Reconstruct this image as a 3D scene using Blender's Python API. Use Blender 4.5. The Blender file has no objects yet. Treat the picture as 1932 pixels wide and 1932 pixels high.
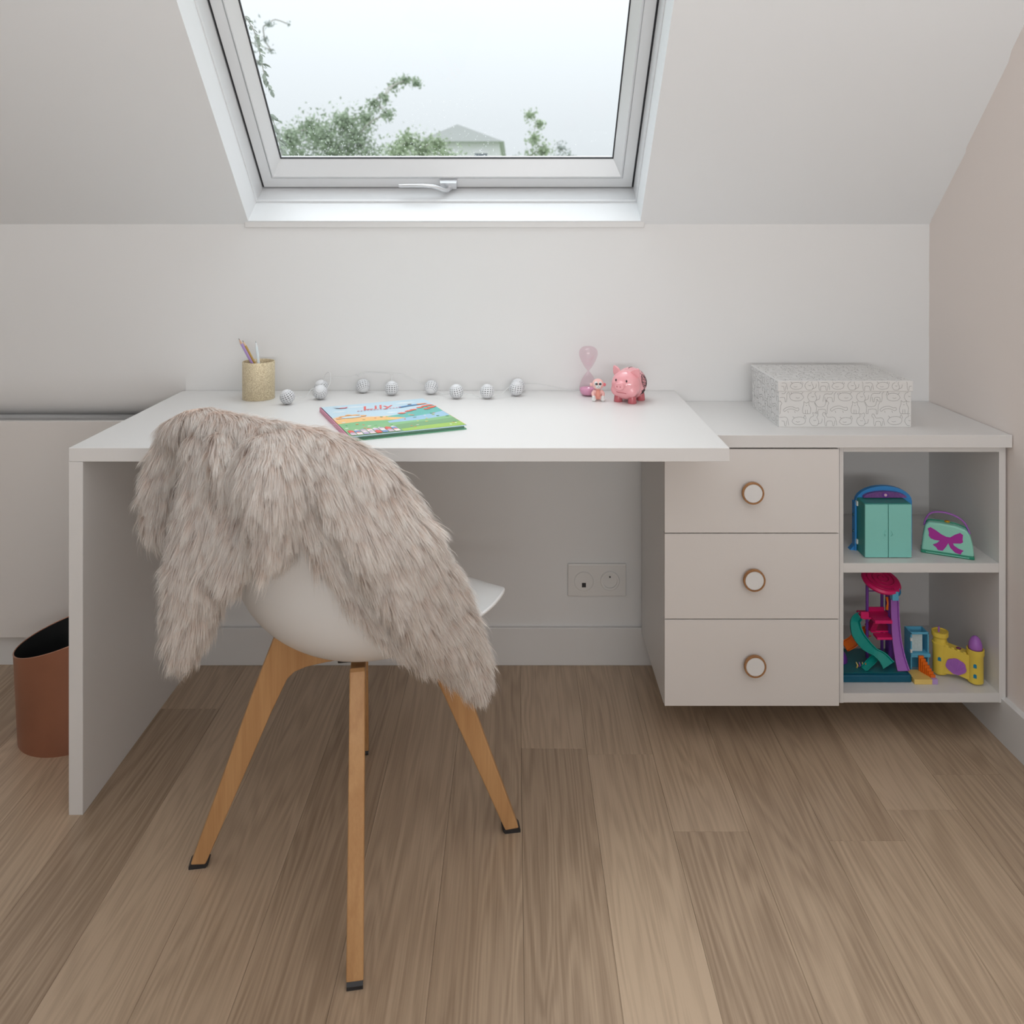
import bpy, bmesh, math, random
import numpy as np
from mathutils import Vector, Matrix, Euler
from mathutils.bvhtree import BVHTree

# ------------------------------------------------------------------ camera, sky, lights, exposure
scene = bpy.context.scene
col = scene.collection
F = 1600.0            # focal length in pixels of the 1932 frame
VX, VY = 972.0, 423.0  # where the depth lines meet
EYE = 1.207
cam_d = bpy.data.cameras.new('camera')
cam = bpy.data.objects.new('camera', cam_d); col.objects.link(cam)
cam.location = (0, 0, EYE); cam.rotation_euler = (math.pi/2, 0, 0)
cam_d.sensor_width = 36.0; cam_d.sensor_fit = 'HORIZONTAL'; cam_d.lens = 36.0*F/1932
cam_d.shift_x = -(VX-966)/1932; cam_d.shift_y = -(966-VY)/1932
cam_d.clip_start = .02
cam_d.dof.use_dof = True; cam_d.dof.focus_distance = 1.85; cam_d.dof.aperture_fstop = 5.6
scene.camera = cam

world = bpy.data.worlds.new('overcast_sky'); scene.world = world
world.use_nodes = True
bg = world.node_tree.nodes['Background']
bg.inputs['Color'].default_value = (.90, .955, 1.0, 1)
# standard overcast sky: three times brighter overhead than at the horizon
_n = world.node_tree.nodes; _l = world.node_tree.links.new
_tc = _n.new('ShaderNodeTexCoord'); _sx = _n.new('ShaderNodeSeparateXYZ'); _mr = _n.new('ShaderNodeMapRange')
SKY = 2.25
_mr.inputs['From Min'].default_value = 0; _mr.inputs['From Max'].default_value = 1
_mr.inputs['To Min'].default_value = SKY/3; _mr.inputs['To Max'].default_value = SKY
_l(_tc.outputs['Generated'], _sx.inputs[0]); _l(_sx.outputs['Z'], _mr.inputs['Value']); _l(_mr.outputs['Result'], bg.inputs['Strength'])

# veiled sun high behind the thin cloud, so wide that its shadows stay soft
sun_d = bpy.data.lights.new('veiled_sun', 'SUN'); sun_d.energy = .95; sun_d.angle = math.radians(34); sun_d.color = (.95, .98, 1.0)
sun = bpy.data.objects.new('veiled_sun', sun_d); col.objects.link(sun)
sun.rotation_euler = (-math.radians(15), math.radians(-9), 0)

def area_light(name, loc, rot, sx, sy, power, color, portal=False):
    d = bpy.data.lights.new(name, 'AREA'); d.shape = 'RECTANGLE'; d.size = sx; d.size_y = sy
    d.energy = power; d.color = color
    o = bpy.data.objects.new(name, d); col.objects.link(o)
    o.location = loc; o.rotation_euler = rot
    if portal: d.cycles.is_portal = True
    return o
# unseen fill light added behind the camera to brighten the roof slopes and room
area_light('fill_light', (.2, -.9, 1.1), (math.radians(150), 0, 0), 1.4, .5, 39, (.985, .99, 1.0))

scene.view_settings.view_transform = 'Standard'
scene.view_settings.look = 'None'
scene.view_settings.gamma = 1.0
scene.view_settings.use_curve_mapping = False
scene.view_settings.exposure = 0.03

random.seed(7); rng = np.random.default_rng(11)
PI = math.pi

# ------------------------------------------------------------------ helpers
def W(px, py, D):
    """point of the room at depth D seen at photo pixel (px, py)"""
    return Vector(((px-VX)*D/F, D, EYE-(py-VY)*D/F))

def srgb(r, g, b):
    f = lambda c: (c/255/12.92) if c/255 <= .04045 else ((c/255+.055)/1.055)**2.4
    return (f(r), f(g), f(b))

class MB:
    def __init__(s): s.v = []; s.f = []; s.c = []
    def add(s, vs, fs, c=None):
        o = len(s.v); s.v += [tuple(v) for v in vs]; s.f += [tuple(i+o for i in f) for f in fs]
        s.c += [c]*len(fs); return s
    def box(s, x0, x1, y0, y1, z0, z1, c=None, M=None, b=0.0):
        if b > 0:
            bm = bmesh.new(); bmesh.ops.create_cube(bm, size=1)
            for v in bm.verts:
                v.co = Vector(((x0+x1)/2+v.co.x*(x1-x0), (y0+y1)/2+v.co.y*(y1-y0), (z0+z1)/2+v.co.z*(z1-z0)))
            bmesh.ops.bevel(bm, geom=bm.edges[:], offset=b, segments=2, profile=.5, affect='EDGES', clamp_overlap=True)
            bm.verts.index_update()
            vs = [v.co.copy() for v in bm.verts]; fs = [[v.index for v in f.verts] for f in bm.faces]; bm.free()
        else:
            vs = [Vector((x, y, z)) for z in (z0, z1) for y in (y0, y1) for x in (x0, x1)]
            fs = [(0,2,3,1), (4,5,7,6), (0,1,5,4), (2,6,7,3), (0,4,6,2), (1,3,7,5)]
        if M: vs = [M @ v for v in vs]
        return s.add(vs, fs, c)
    def prism(s, pts, d0, d1, fn, c=None):
        """extrude a 2D outline between d0 and d1; fn(a, b, d) -> 3D"""
        n = len(pts)
        vs = [fn(a, b, d0) for a, b in pts]+[fn(a, b, d1) for a, b in pts]
        fs = [tuple(range(n))[::-1], tuple(range(n, 2*n))]+[(i, (i+1) % n, n+(i+1) % n, n+i) for i in range(n)]
        return s.add(vs, fs, c)
    def lathe(s, prof, segs=32, c=None, M=None, sx=1, sy=1, cap=(True, True)):
        vs = []; fs = []
        for r, z in prof:
            for k in range(segs):
                a = 2*PI*k/segs; vs.append(Vector((r*math.cos(a)*sx, r*math.sin(a)*sy, z)))
        m = len(prof)
        for i in range(m-1):
            for k in range(segs):
                k2 = (k+1) % segs
                fs.append((i*segs+k, i*segs+k2, (i+1)*segs+k2, (i+1)*segs+k))
        if cap[0]: fs.append(tuple(range(segs))[::-1])
        if cap[1]: fs.append(tuple((m-1)*segs+k for k in range(segs)))
        if M: vs = [M @ v for v in vs]
        return s.add(vs, fs, c)
    def ell(s, ctr, r, seg=24, ring=14, c=None, M=None, rot=None):
        vs = [Vector((0, 0, 1))]; fs = []
        for i in range(1, ring):
            t = PI*i/ring
            for k in range(seg):
                a = 2*PI*k/seg; vs.append(Vector((math.sin(t)*math.cos(a), math.sin(t)*math.sin(a), math.cos(t))))
        vs.append(Vector((0, 0, -1)))
        for k in range(seg): fs.append((0, 1+k, 1+(k+1) % seg))
        for i in range(ring-2):
            for k in range(seg):
                k2 = (k+1) % seg; a = 1+i*seg
                fs.append((a+k, a+seg+k, a+seg+k2, a+k2))
        l = len(vs)-1; a = 1+(ring-2)*seg
        for k in range(seg): fs.append((l, a+(k+1) % seg, a+k))
        R = rot.to_matrix() if rot else Matrix.Identity(3)
        vs = [Vector(ctr)+R @ Vector((v.x*r[0], v.y*r[1], v.z*r[2])) for v in vs]
        if M: vs = [M @ v for v in vs]
        return s.add(vs, fs, c)
    def tube(s, pts, rad, segs=8, c=None, M=None, flat=1.0, up=None, cap=True):
        """round or flattened tube along points; rad a number or list; flat scales the second axis"""
        P = [Vector(p) for p in pts]; n = len(P)
        if not isinstance(rad, (list, tuple)): rad = [rad]*n
        vs = []; fs = []
        ref = Vector(up) if up else None; prev = None
        for i in range(n):
            t = (P[min(i+1, n-1)]-P[max(i-1, 0)]).normalized()
            if ref is not None: a = t.cross(ref)
            elif prev is not None: a = prev-t*prev.dot(t)
            else: a = t.cross(Vector((0, 0, 1)))
            if a.length < 1e-6: a = t.cross(Vector((1, 0, 0)))
            a.normalize(); prev = a; b = t.cross(a)
            r = rad[i]; ra, rb = r if isinstance(r, (tuple, list)) else (r, r*flat)
            for k in range(segs):
                q = 2*PI*k/segs; vs.append(P[i]+a*math.cos(q)*ra+b*math.sin(q)*rb)
        for i in range(n-1):
            for k in range(segs):
                k2 = (k+1) % segs; fs.append((i*segs+k, i*segs+k2, (i+1)*segs+k2, (i+1)*segs+k))
        if cap:
            fs.append(tuple(range(segs))[::-1]); fs.append(tuple((n-1)*segs+k for k in range(segs)))
        if M: vs = [M @ v for v in vs]
        return s.add(vs, fs, c)

def root_loc(o):
    l = Vector((0, 0, 0))
    while o: l += o.location; o = o.parent
    return l

def part(name, mb, mat, parent=None, world=True, smooth=False, sharp=None):
    off = root_loc(parent) if (world and parent) else Vector((0, 0, 0))
    me = bpy.data.meshes.new(name)
    me.from_pydata([(v[0]-off.x, v[1]-off.y, v[2]-off.z) for v in mb.v], [], mb.f)
    if any(c is not None for c in mb.c):
        ca = me.color_attributes.new('Col', 'FLOAT_COLOR', 'CORNER')
        k = 0
        for p, c in zip(me.polygons, mb.c):
            cc = c or (1, 1, 1)
            for _ in range(p.loop_total): ca.data[k].color = (*cc, 1); k += 1
    bm = bmesh.new(); bm.from_mesh(me); bmesh.ops.recalc_face_normals(bm, faces=bm.faces[:]); bm.to_mesh(me); bm.free()
    if smooth:
        me.polygons.foreach_set('use_smooth', [True]*len(me.polygons))
        if sharp: me.set_sharp_from_angle(angle=math.radians(sharp))
    me.materials.append(mat)
    o = bpy.data.objects.new(name, me); col.objects.link(o)
    if parent: o.parent = parent
    return o

def tag(o, label, cat, group=None, kind=None):
    if label: o['label'] = label
    if cat: o['category'] = cat
    if group: o['group'] = group
    if kind: o['kind'] = kind
    return o

def thing(name, loc, label, cat, group=None, rz=0):
    o = bpy.data.objects.new(name, None); col.objects.link(o); o.empty_display_size = .05
    o.location = loc; o.rotation_euler = (0, 0, rz)
    return tag(o, label, cat, group)

def structure(o): o['kind'] = 'structure'; return o

def evaluated(o, name):
    dg = bpy.context.evaluated_depsgraph_get(); dg.update()
    me = bpy.data.meshes.new_from_object(o.evaluated_get(dg)); me.name = name
    return me

def fuse(mb, voxel, smooth=6):
    """one continuous skin over overlapping shapes"""
    me = bpy.data.meshes.new('tmp'); me.from_pydata(mb.v, [], mb.f)
    bm = bmesh.new(); bm.from_mesh(me); bmesh.ops.recalc_face_normals(bm, faces=bm.faces[:]); bm.to_mesh(me); bm.free()
    o = bpy.data.objects.new('tmp', me); col.objects.link(o)
    r = o.modifiers.new('r', 'REMESH'); r.mode = 'VOXEL'; r.voxel_size = voxel
    if smooth:
        m = o.modifiers.new('s', 'SMOOTH'); m.iterations = smooth; m.factor = .5
    out = evaluated(o, 'fused')
    bpy.data.objects.remove(o); bpy.data.meshes.remove(me)
    r = MB(); r.add([v.co.copy() for v in out.vertices], [tuple(p.vertices) for p in out.polygons])
    bpy.data.meshes.remove(out)
    return r

# ------------------------------------------------------------------ materials
MATS = {}
def mat(name, color=(.8, .8, .8), rough=.5, metal=0.0, spec=.5, bump=0.0, bscale=200, var=0.0, vscale=6, trans=0.0, sss=0.0, coat=0.0, attr=False, sheen=0.0):
    m = bpy.data.materials.new(name); m.use_nodes = True; MATS[name] = m
    nt = m.node_tree; b = nt.nodes['Principled BSDF']
    b.inputs['Base Color'].default_value = (*color, 1); b.inputs['Roughness'].default_value = rough
    b.inputs['Metallic'].default_value = metal; b.inputs['Specular IOR Level'].default_value = spec
    b.inputs['Transmission Weight'].default_value = trans
    b.inputs['Coat Weight'].default_value = coat
    b.inputs['Sheen Weight'].default_value = sheen
    if sss:
        b.inputs['Subsurface Weight'].default_value = sss; b.inputs['Subsurface Radius'].default_value = (.01, .006, .004)
    tc = nt.nodes.new('ShaderNodeTexCoord')
    src = None
    if attr:
        a = nt.nodes.new('ShaderNodeVertexColor'); a.layer_name = 'Col'; src = a.outputs['Color']
        nt.links.new(src, b.inputs['Base Color'])
    if var > 0:
        n = nt.nodes.new('ShaderNodeTexNoise'); n.inputs['Scale'].default_value = vscale; n.inputs['Detail'].default_value = 4
        nt.links.new(tc.outputs['Object'], n.inputs['Vector'])
        mr = nt.nodes.new('ShaderNodeMapRange'); mr.inputs['To Min'].default_value = 1-var; mr.inputs['To Max'].default_value = 1+var
        nt.links.new(n.outputs['Fac'], mr.inputs['Value'])
        mx = nt.nodes.new('ShaderNodeMix'); mx.data_type = 'RGBA'; mx.blend_type = 'MULTIPLY'; mx.inputs['Factor'].default_value = 1
        if src: nt.links.new(src, mx.inputs['A'])
        else: mx.inputs['A'].default_value = (*color, 1)
        nt.links.new(mr.outputs['Result'], mx.inputs['B'])
        nt.links.new(mx.outputs['Result'], b.inputs['Base Color'])
    if bump > 0:
        n2 = nt.nodes.new('ShaderNodeTexNoise'); n2.inputs['Scale'].default_value = bscale; n2.inputs['Detail'].default_value = 3
        nt.links.new(tc.outputs['Object'], n2.inputs['Vector'])
        bp = nt.nodes.new('ShaderNodeBump'); bp.inputs['Strength'].default_value = bump; bp.inputs['Distance'].default_value = .001
        nt.links.new(n2.outputs['Fac'], bp.inputs['Height']); nt.links.new(bp.outputs['Normal'], b.inputs['Normal'])
    return m

def wood(name, dark, light, stretch=(9, .55, 9), grain=(160, 3.2, 160), rough=.55, per_object=False, spec=.35, axis='Y', ring=1.0, pore=.35):
    """oak: cathedral figure from bent rings, fine pores along the grain, each board shifted"""
    m = bpy.data.materials.new(name); m.use_nodes = True; nt = m.node_tree; L = nt.links.new
    b = nt.nodes['Principled BSDF']; b.inputs['Roughness'].default_value = rough; b.inputs['Specular IOR Level'].default_value = spec
    tc = nt.nodes.new('ShaderNodeTexCoord'); vec = tc.outputs['Object']
    rnd = None
    if per_object:
        oi = nt.nodes.new('ShaderNodeObjectInfo'); rnd = oi.outputs['Random']
        sc = nt.nodes.new('ShaderNodeVectorMath'); sc.operation = 'SCALE'; sc.inputs[0].default_value = (37.3, 21.7, 11.9)
        L(rnd, sc.inputs['Scale'])
        ad = nt.nodes.new('ShaderNodeVectorMath'); ad.operation = 'ADD'; L(vec, ad.inputs[0]); L(sc.outputs[0], ad.inputs[1]); vec = ad.outputs[0]
    def mapped(s):
        mp = nt.nodes.new('ShaderNodeMapping'); mp.inputs['Scale'].default_value = s; L(vec, mp.inputs['Vector']); return mp.outputs[0]
    n1 = nt.nodes.new('ShaderNodeTexNoise'); n1.inputs['Scale'].default_value = 1; n1.inputs['Detail'].default_value = 3; n1.inputs['Distortion'].default_value = .25
    L(mapped(stretch), n1.inputs['Vector'])
    mul = nt.nodes.new('ShaderNodeMath'); mul.operation = 'MULTIPLY'; mul.inputs[1].default_value = 95*ring; L(n1.outputs['Fac'], mul.inputs[0])
    sn = nt.nodes.new('ShaderNodeMath'); sn.operation = 'SINE'; L(mul.outputs[0], sn.inputs[0])
    r1 = nt.nodes.new('ShaderNodeMapRange'); r1.inputs['From Min'].default_value = -1; L(sn.outputs[0], r1.inputs['Value'])
    n2 = nt.nodes.new('ShaderNodeTexNoise'); n2.inputs['Scale'].default_value = 1; n2.inputs['Detail'].default_value = 5; n2.inputs['Roughness'].default_value = .7
    L(mapped(grain), n2.inputs['Vector'])
    n3 = nt.nodes.new('ShaderNodeTexNoise'); n3.inputs['Scale'].default_value = 1; n3.inputs['Detail'].default_value = 2
    L(mapped((stretch[0]*.35, stretch[1]*1.6, stretch[2]*.35)), n3.inputs['Vector'])
    # factor = ring*.4 + pores + broad tone
    def mad(a, k, c):
        q = nt.nodes.new('ShaderNodeMath'); q.operation = 'MULTIPLY_ADD'; L(a, q.inputs[0]); q.inputs[1].default_value = k
        if isinstance(c, (int, float)): q.inputs[2].default_value = c
        else: L(c, q.inputs[2])
        return q.outputs[0]
    f = mad(r1.outputs['Result'], .20, .10)
    f = mad(n2.outputs['Fac'], pore*2, f)
    f = mad(n3.outputs['Fac'], .5, f)
    f = mad(f, 1.0, -pore*.75)
    if rnd is not None: f = mad(rnd, .38, f)
    cr = nt.nodes.new('ShaderNodeValToRGB'); e = cr.color_ramp.elements
    e[0].position = .12; e[0].color = (*dark, 1); e[1].position = .95; e[1].color = (*light, 1)
    L(f, cr.inputs['Fac']); L(cr.outputs['Color'], b.inputs['Base Color'])
    bp = nt.nodes.new('ShaderNodeBump'); bp.inputs['Strength'].default_value = .12; bp.inputs['Distance'].default_value = .0006
    L(n2.outputs['Fac'], bp.inputs['Height']); L(bp.outputs['Normal'], b.inputs['Normal'])
    return m

M_wall = mat('wall_paint', (.85, .848, .842), .75, spec=.25, bump=.08, bscale=260, var=.012, vscale=2)
M_pink = mat('blush_wall_paint', (.90, .82, .775), .75, spec=.25, bump=.08, bscale=260, var=.012, vscale=2)
M_ceil = mat('ceiling_paint', (.875, .89, .90), .8, spec=.2, bump=.06, bscale=260, var=.01, vscale=2)
M_trim = mat('trim_paint', (.80, .795, .785), .45, spec=.4, bump=.05, bscale=60)
M_mel = mat('white_melamine', (.785, .772, .758), .38, spec=.45, bump=.05, bscale=900)
M_front = mat('drawer_lacquer', (.80, .766, .738), .5, spec=.4, bump=.04, bscale=700)
M_dark = mat('black_gap', (.02, .02, .02), .8)
M_pvc = mat('window_white', (.78, .79, .80), .3, spec=.5, bump=.02, bscale=80)
M_alu = mat('window_grey', (.52, .54, .56), .35, spec=.5, metal=.2)
M_seal = mat('rubber_seal', (.05, .05, .055), .6)
M_handle = mat('satin_handle', (.72, .73, .75), .28, metal=.55, spec=.5)
M_floor = wood('oak_floor', srgb(124, 100, 78), srgb(200, 176, 150), per_object=True, rough=.36, spec=.6, pore=.42, stretch=(7, .5, 7), grain=(260, 3.5, 260), ring=1.7)
M_oak = wood('oak_leg', srgb(178, 130, 84), srgb(218, 173, 122), stretch=(16, 16, 1.2), grain=(300, 300, 9), rough=.45, ring=.35, pore=.25)
M_ring = wood('knob_oak', srgb(140, 96, 58), srgb(190, 142, 98), stretch=(60, 60, 60), grain=(400, 400, 400), rough=.5, ring=.3)
M_shell = mat('white_plastic', (.84, .835, .825), .38, spec=.45, bump=.02, bscale=400)
M_blackplastic = mat('black_plastic', (.025, .025, .028), .45)
M_hub = mat('dark_metal', (.07, .07, .07), .4, metal=.7)

# ------------------------------------------------------------------ the attic room
YW = 2.33                              # knee wall
def XR(y): return 1.137+(YW-y)*.03     # right wall is a touch out of square
XL, YF = -2.7, -2.1
SL, CL = .695, .719                    # roof pitch about 44 degrees
def SP(x, t, n): return Vector((x, YW-CL*t+SL*n, EYE+SL*t+CL*n))

floor = MB().box(XL, 1.35, YF, YW+.12, -.06, -.012)
floor = structure(part('floor', floor, mat('subfloor', (.2, .15, .11), .8)))
floor['label'] = 'brushed pale oak plank floor'
PW = .15
cache = {}
kcol = -20
x = .014-.15*18
while x < 1.32:
    rr = random.Random(int(round(x*1000)))
    off = rr.uniform(0, 1.9)
    cuts = [YF]
    y = YF+off+.05
    col_i = round((x-.014)/.15)
    if col_i == 2: ys = [-.4, 1.685]
    elif col_i == 4: ys = [.1, 1.66]
    elif col_i == -3: ys = [-.8, 1.25]
    else: ys = [y+k*1.9 for k in range(4)]
    for yy in ys:
        if YF+.2 < yy < YW-.15: cuts.append(yy)
    cuts.append(YW+.02)
    for a, b in zip(cuts, cuts[1:]):
        key = round(b-a, 3)
        if key not in cache:
            bm_ = MB().box(-PW/2+.0002, PW/2-.0002, .0002, key-.0002, -.012, 0, b=.0004)
            p = part('plank', bm_, M_floor); cache[key] = p.data; p.parent = floor
        else:
            p = bpy.data.objects.new('plank', cache[key]); col.objects.link(p); p.parent = floor
        p.location = (x+PW/2, a, 0)
    x += PW

# knee wall behind the desk
kw = MB().box(-.905, 1.2, YW, YW+.10, 0, EYE)
kw.box(XL, -.905, YW, YW+.10, .80, EYE)
kw.box(XL, -.905, YW+.06, YW+.10, 0, .672)
wb = structure(part('wall_back', kw, M_wall))
# left of the desk the plaster rounds back into the eaves behind the cupboard door
cpts = [(YW+.06*(1-math.cos(a*PI/32))*1.0, .80-.128*math.sin(a*PI/32)) for a in range(17)]
cv_ = MB(); cvv = []
for (a, b) in cpts: cvv += [(XL, a, b), (-.905, a, b)]
cv_.add(cvv, [(2*k, 2*k+1, 2*k+3, 2*k+2) for k in range(16)])
cv_.add([(-.905, a, b) for a, b in cpts]+[(-.905, YW+.06, .80)], [tuple(range(18))])
part('plaster_cove', cv_, M_wall, wb, smooth=True, sharp=40)
# right wall
rw = MB()
ya, yb = YF, YW+.1
lev = [(0, .03), (.76, .03), (.90, .025), (1.05, .014), (1.22, -.002), (1.4, -.017), (1.6, -.028), (1.8, -.034), (2.65, -.035)]   # old plaster, leaning in a little above the knee wall
rv = []
for z_, k_ in lev:
    xa, xb = 1.137+(YW-ya)*k_, 1.137+(YW-yb)*k_
    rv += [(xa, ya, z_), (xb, yb, z_), (1.35, yb, z_), (1.35, ya, z_)]
rf_ = [(0, 1, 2, 3), tuple(range(32, 36))]
for L_ in range(8):
    for k_ in range(4): rf_.append((L_*4+k_, L_*4+(k_+1) % 4, L_*4+4+(k_+1) % 4, L_*4+4+k_))
rw.add(rv, rf_)
structure(part('wall_right', rw, M_pink, smooth=True, sharp=40))
structure(part('wall_left', MB().box(XL-.1, XL, YF, YW+.1, 0, 2.65), M_wall))
structure(part('wall_front', MB().box(XL-.1, 1.4, YF-.1, YF, 0, 2.65), M_wall))
structure(part('ceiling', MB().box(XL-.1, 1.4, YF-.1, YW-CL*1.98+.05, 2.6, 2.7), M_ceil))

# sloping roof lining with the roof window opening
OX0, OX1, OT0, OT1 = -.731, .343, .013, 1.62
TT = 2.02
def hexa(mb, c8): return mb.add(c8, [(0, 1, 2, 3), (4, 5, 6, 7), (0, 1, 5, 4), (1, 2, 6, 5), (2, 3, 7, 6), (3, 0, 4, 7)])
sl = MB()
def slab(x0, x1, t0, t1, t0n=None, t1n=None, n1=.30):
    t0n = t0 if t0n is None else t0n; t1n = t1 if t1n is None else t1n
    hexa(sl, [SP(x0, t0, 0), SP(x1, t0, 0), SP(x1, t1, 0), SP(x0, t1, 0), SP(x0, t0n, n1), SP(x1, t0n, n1), SP(x1, t1n, n1), SP(x0, t1n, n1)])
slab(XL-.05, OX0, 0, TT, -.3, TT)
slab(OX1, 1.30, 0, TT, -.3, TT)
slab(OX0, OX1, 0, OT0, -.3, OT0-.029*.30/.157)
slab(OX0, OX1, OT1, TT)
structure(part('wall_slope', sl, M_ceil))
# plaster nosing under the opening
structure(part('trim_1', MB().box(OX0-.012, OX1+.012, YW-.006, YW+.01, EYE-.010, EYE+.0085, b=.003), M_trim))

# baseboards
structure(part('baseboard_back', MB().box(-.905, XR(2.32)-.002, YW-.012, YW, 0, .103, b=.002), M_trim))
br = MB()
bt = .016
hexa(br, [(XR(YF)-bt, YF, 0), (XR(2.316)-bt, 2.316, 0), (XR(2.316), 2.316, 0), (XR(YF), YF, 0),
          (XR(YF)-bt, YF, .103), (XR(2.316)-bt, 2.316, .103), (XR(2.316), 2.316, .103), (XR(YF), YF, .103)])
structure(part('baseboard_right', br, M_trim))

# ------------------------------------------------------------------ roof window
win = bpy.data.objects.new('window_1', None); col.objects.link(win)
win.location = SP((OX0+OX1)/2, 0, .1); win['kind'] = 'structure'
win['label'] = 'white framed centre pivot roof window'
def loops(L, closed=False):
    mb = MB(); vs = []; fs = []
    for (x0, x1, t0, t1, n) in L: vs += [SP(x0, t0, n), SP(x1, t0, n), SP(x1, t1, n), SP(x0, t1, n)]
    m = len(L)
    for i in range(m if closed else m-1):
        j = (i+1) % m
        for k in range(4):
            k2 = (k+1) % 4; fs.append((i*4+k, i*4+k2, j*4+k2, j*4+k))
    return mb.add(vs, fs)
def rect(i_s, i_b, n, x0=OX0, x1=OX1, t0=OT0-.018, t1=OT1): return (x0+i_s, x1-i_s, t0+i_b, t1-i_s, n)
part('fixed_frame', loops([rect(-.02, -.02, .088), rect(.0035, .008, .088), rect(.0045, .0085, .094), rect(.0015, .004, .095), rect(.003, -.008, .152), rect(-.03, -.04, .30), ]), M_pvc, win)
part('gap_seal', loops([rect(.000, -.012, .165), rect(.02, .02, .165)]), M_seal, win)
part('sash', loops([rect(.007, -.004, .20), rect(.007, -.004, .158), rect(.0085, -.0025, .157), rect(.0355, .030, .157), rect(.0365, .031, .162),
                    rect(.0385, .034, .162), rect(.0395, .036, .158)]), M_pvc, win)
part('glazing_bead', loops([rect(.0385, .0345, .1625), rect(.040, .0365, .154), rect(.043, .041, .1535), rect(.064, .078, .186), rect(.064, .078, .20)]), M_alu if False else M_pvc, win)
part('pane_seal', loops([rect(.063, .077, .1875), rect(.0675, .0815, .1875), rect(.0675, .0815, .192)]), M_seal, win)
# glass
mg = bpy.data.materials.new('window_glass'); mg.use_nodes = True; nt = mg.node_tree; nt.nodes.clear()
o_ = nt.nodes.new('ShaderNodeOutputMaterial'); tr = nt.nodes.new('ShaderNodeBsdfTransparent'); gl = nt.nodes.new('ShaderNodeBsdfGlossy')
tr.inputs['Color'].default_value = (.96, .975, .97, 1); gl.inputs['Roughness'].default_value = .02
mx = nt.nodes.new('ShaderNodeMixShader'); fr = nt.nodes.new('ShaderNodeFresnel'); fr.inputs['IOR'].default_value = 1.3
nt.links.new(fr.outputs[0], mx.inputs['Fac']); nt.links.new(tr.outputs[0], mx.inputs[1]); nt.links.new(gl.outputs[0], mx.inputs[2]); nt.links.new(mx.outputs[0], o_.inputs['Surface'])
gb = MB(); r0 = rect(.06, .074, .190)
gb.add([SP(r0[0], r0[2], r0[4]), SP(r0[1], r0[2], r0[4]), SP(r0[1], r0[3], r0[4]), SP(r0[0], r0[3], r0[4])], [(0, 1, 2, 3)])
part('glass_pane', gb, mg, win)
# rain on the outside of the pane
M_drop = mat('rain_drop', (.95, .97, .98), .08, spec=.6, trans=.0)
dr = MB(); rd = random.Random(5)
for k in range(520):
    u = rd.random(); xx = rd.uniform(OX0+.075, OX1-.075 if rd.random() < .25 else -.05)
    tt = OT0+.068+ (rd.random()**2.2)*(.22 if xx < .0 else .12)
    rr_ = rd.uniform(.0005, .0013)
    c = SP(xx, tt, .1915)
    dr.ell(c, (rr_, rr_, rr_*1.2), seg=5, ring=3)
o = part('raindrops', dr, M_drop, win, smooth=True); o['kind'] = 'stuff'
# handle
hx = (838-VX)*2.43/F
def HP(px, t, n): return SP((px-VX)*2.42/F, t, n)
hb = MB(); t_h = .008
hexa(hb, [HP(829, t_h-.010, .157), HP(863, t_h-.010, .157), HP(863, t_h+.018, .157), HP(829, t_h+.018, .157),
          HP(831, t_h-.008, .140), HP(861, t_h-.008, .140), HP(861, t_h+.015, .140), HP(831, t_h+.015, .140)])
hd = part('handle', hb, M_handle, win)
lv = MB()
lv.tube([HP(848, t_h-.004, .143), HP(844, t_h-.002, .128), HP(838, t_h+.006, .120), HP(829, t_h+.018, .117), HP(818, t_h+.026, .116), HP(800, t_h+.028, .116), HP(775, t_h+.027, .117), HP(756, t_h+.025, .118)],
        [.008, .0085, .0085, .0085, .008, .0075, .007, .0065], segs=12, flat=.75)
lv.ell(HP(848, t_h-.004, .142), (.009, .009, .009), 12, 8)
part('lever', lv, M_handle, hd, smooth=True, sharp=50)
# daylight enters here
pc = SP((OX0+OX1)/2, (OT0+OT1)/2, .22)
area_light('window_portal', pc, Vector((0, -SL, -CL)).to_track_quat('-Z', 'Y').to_euler(), OX1-OX0, OT1-OT0, 1, (1, 1, 1), portal=True)

# ------------------------------------------------------------------ outlet
ox = [(1071-VX)*YW/F, (1181-VX)*YW/F]; oz = [EYE-(1123-VY)*YW/F, EYE-(1062-VY)*YW/F]
out = thing('wall_outlet', ((ox[0]+ox[1])/2, YW, oz[0]), 'white double outlet plate with a network jack on the wall under the desk', 'outlet')
M_out = mat('outlet_plastic', (.82, .81, .79), .3, spec=.5)
part('plate', MB().box(ox[0], ox[1], YW-.009, YW, oz[0], oz[1], b=.003), M_out, out)
def disc_front(px, py, y): return Matrix.Translation((W(px, py, YW).x, y, W(px, py, YW).z)) @ Matrix.Rotation(PI/2, 4, 'X')
Mj = disc_front(1101, 1094, YW-.009)
j = part('network_jack', MB().lathe([(.0265, 0), (.0265, .002), (.025, .0035), (.0, .0035)], 40, M=Mj, cap=(True, False)), M_out, out, smooth=True, sharp=30)
part('port', MB().box(-.0055, .0055, -.015, -.003, .0034, .0040, M=Mj), M_blackplastic, j)
Ms = disc_front(1150, 1093, YW-.009)
j = part('socket', MB().lathe([(.0265, 0), (.0265, .002), (.025, .0042), (.0215, .0044), (.0195, .0038), (.0185, -.0065), (0, -.0065)], 40, M=Ms, cap=(False, False)), M_out, out, smooth=True, sharp=30)
hh = MB()
for sx in (-.0085, .0085): hh.lathe([(.0026, -.0064), (.0026, -.0061)], 12, M=Ms @ Matrix.Translation((sx, .003, 0)))
part('hole', hh, M_blackplastic, j)
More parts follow.
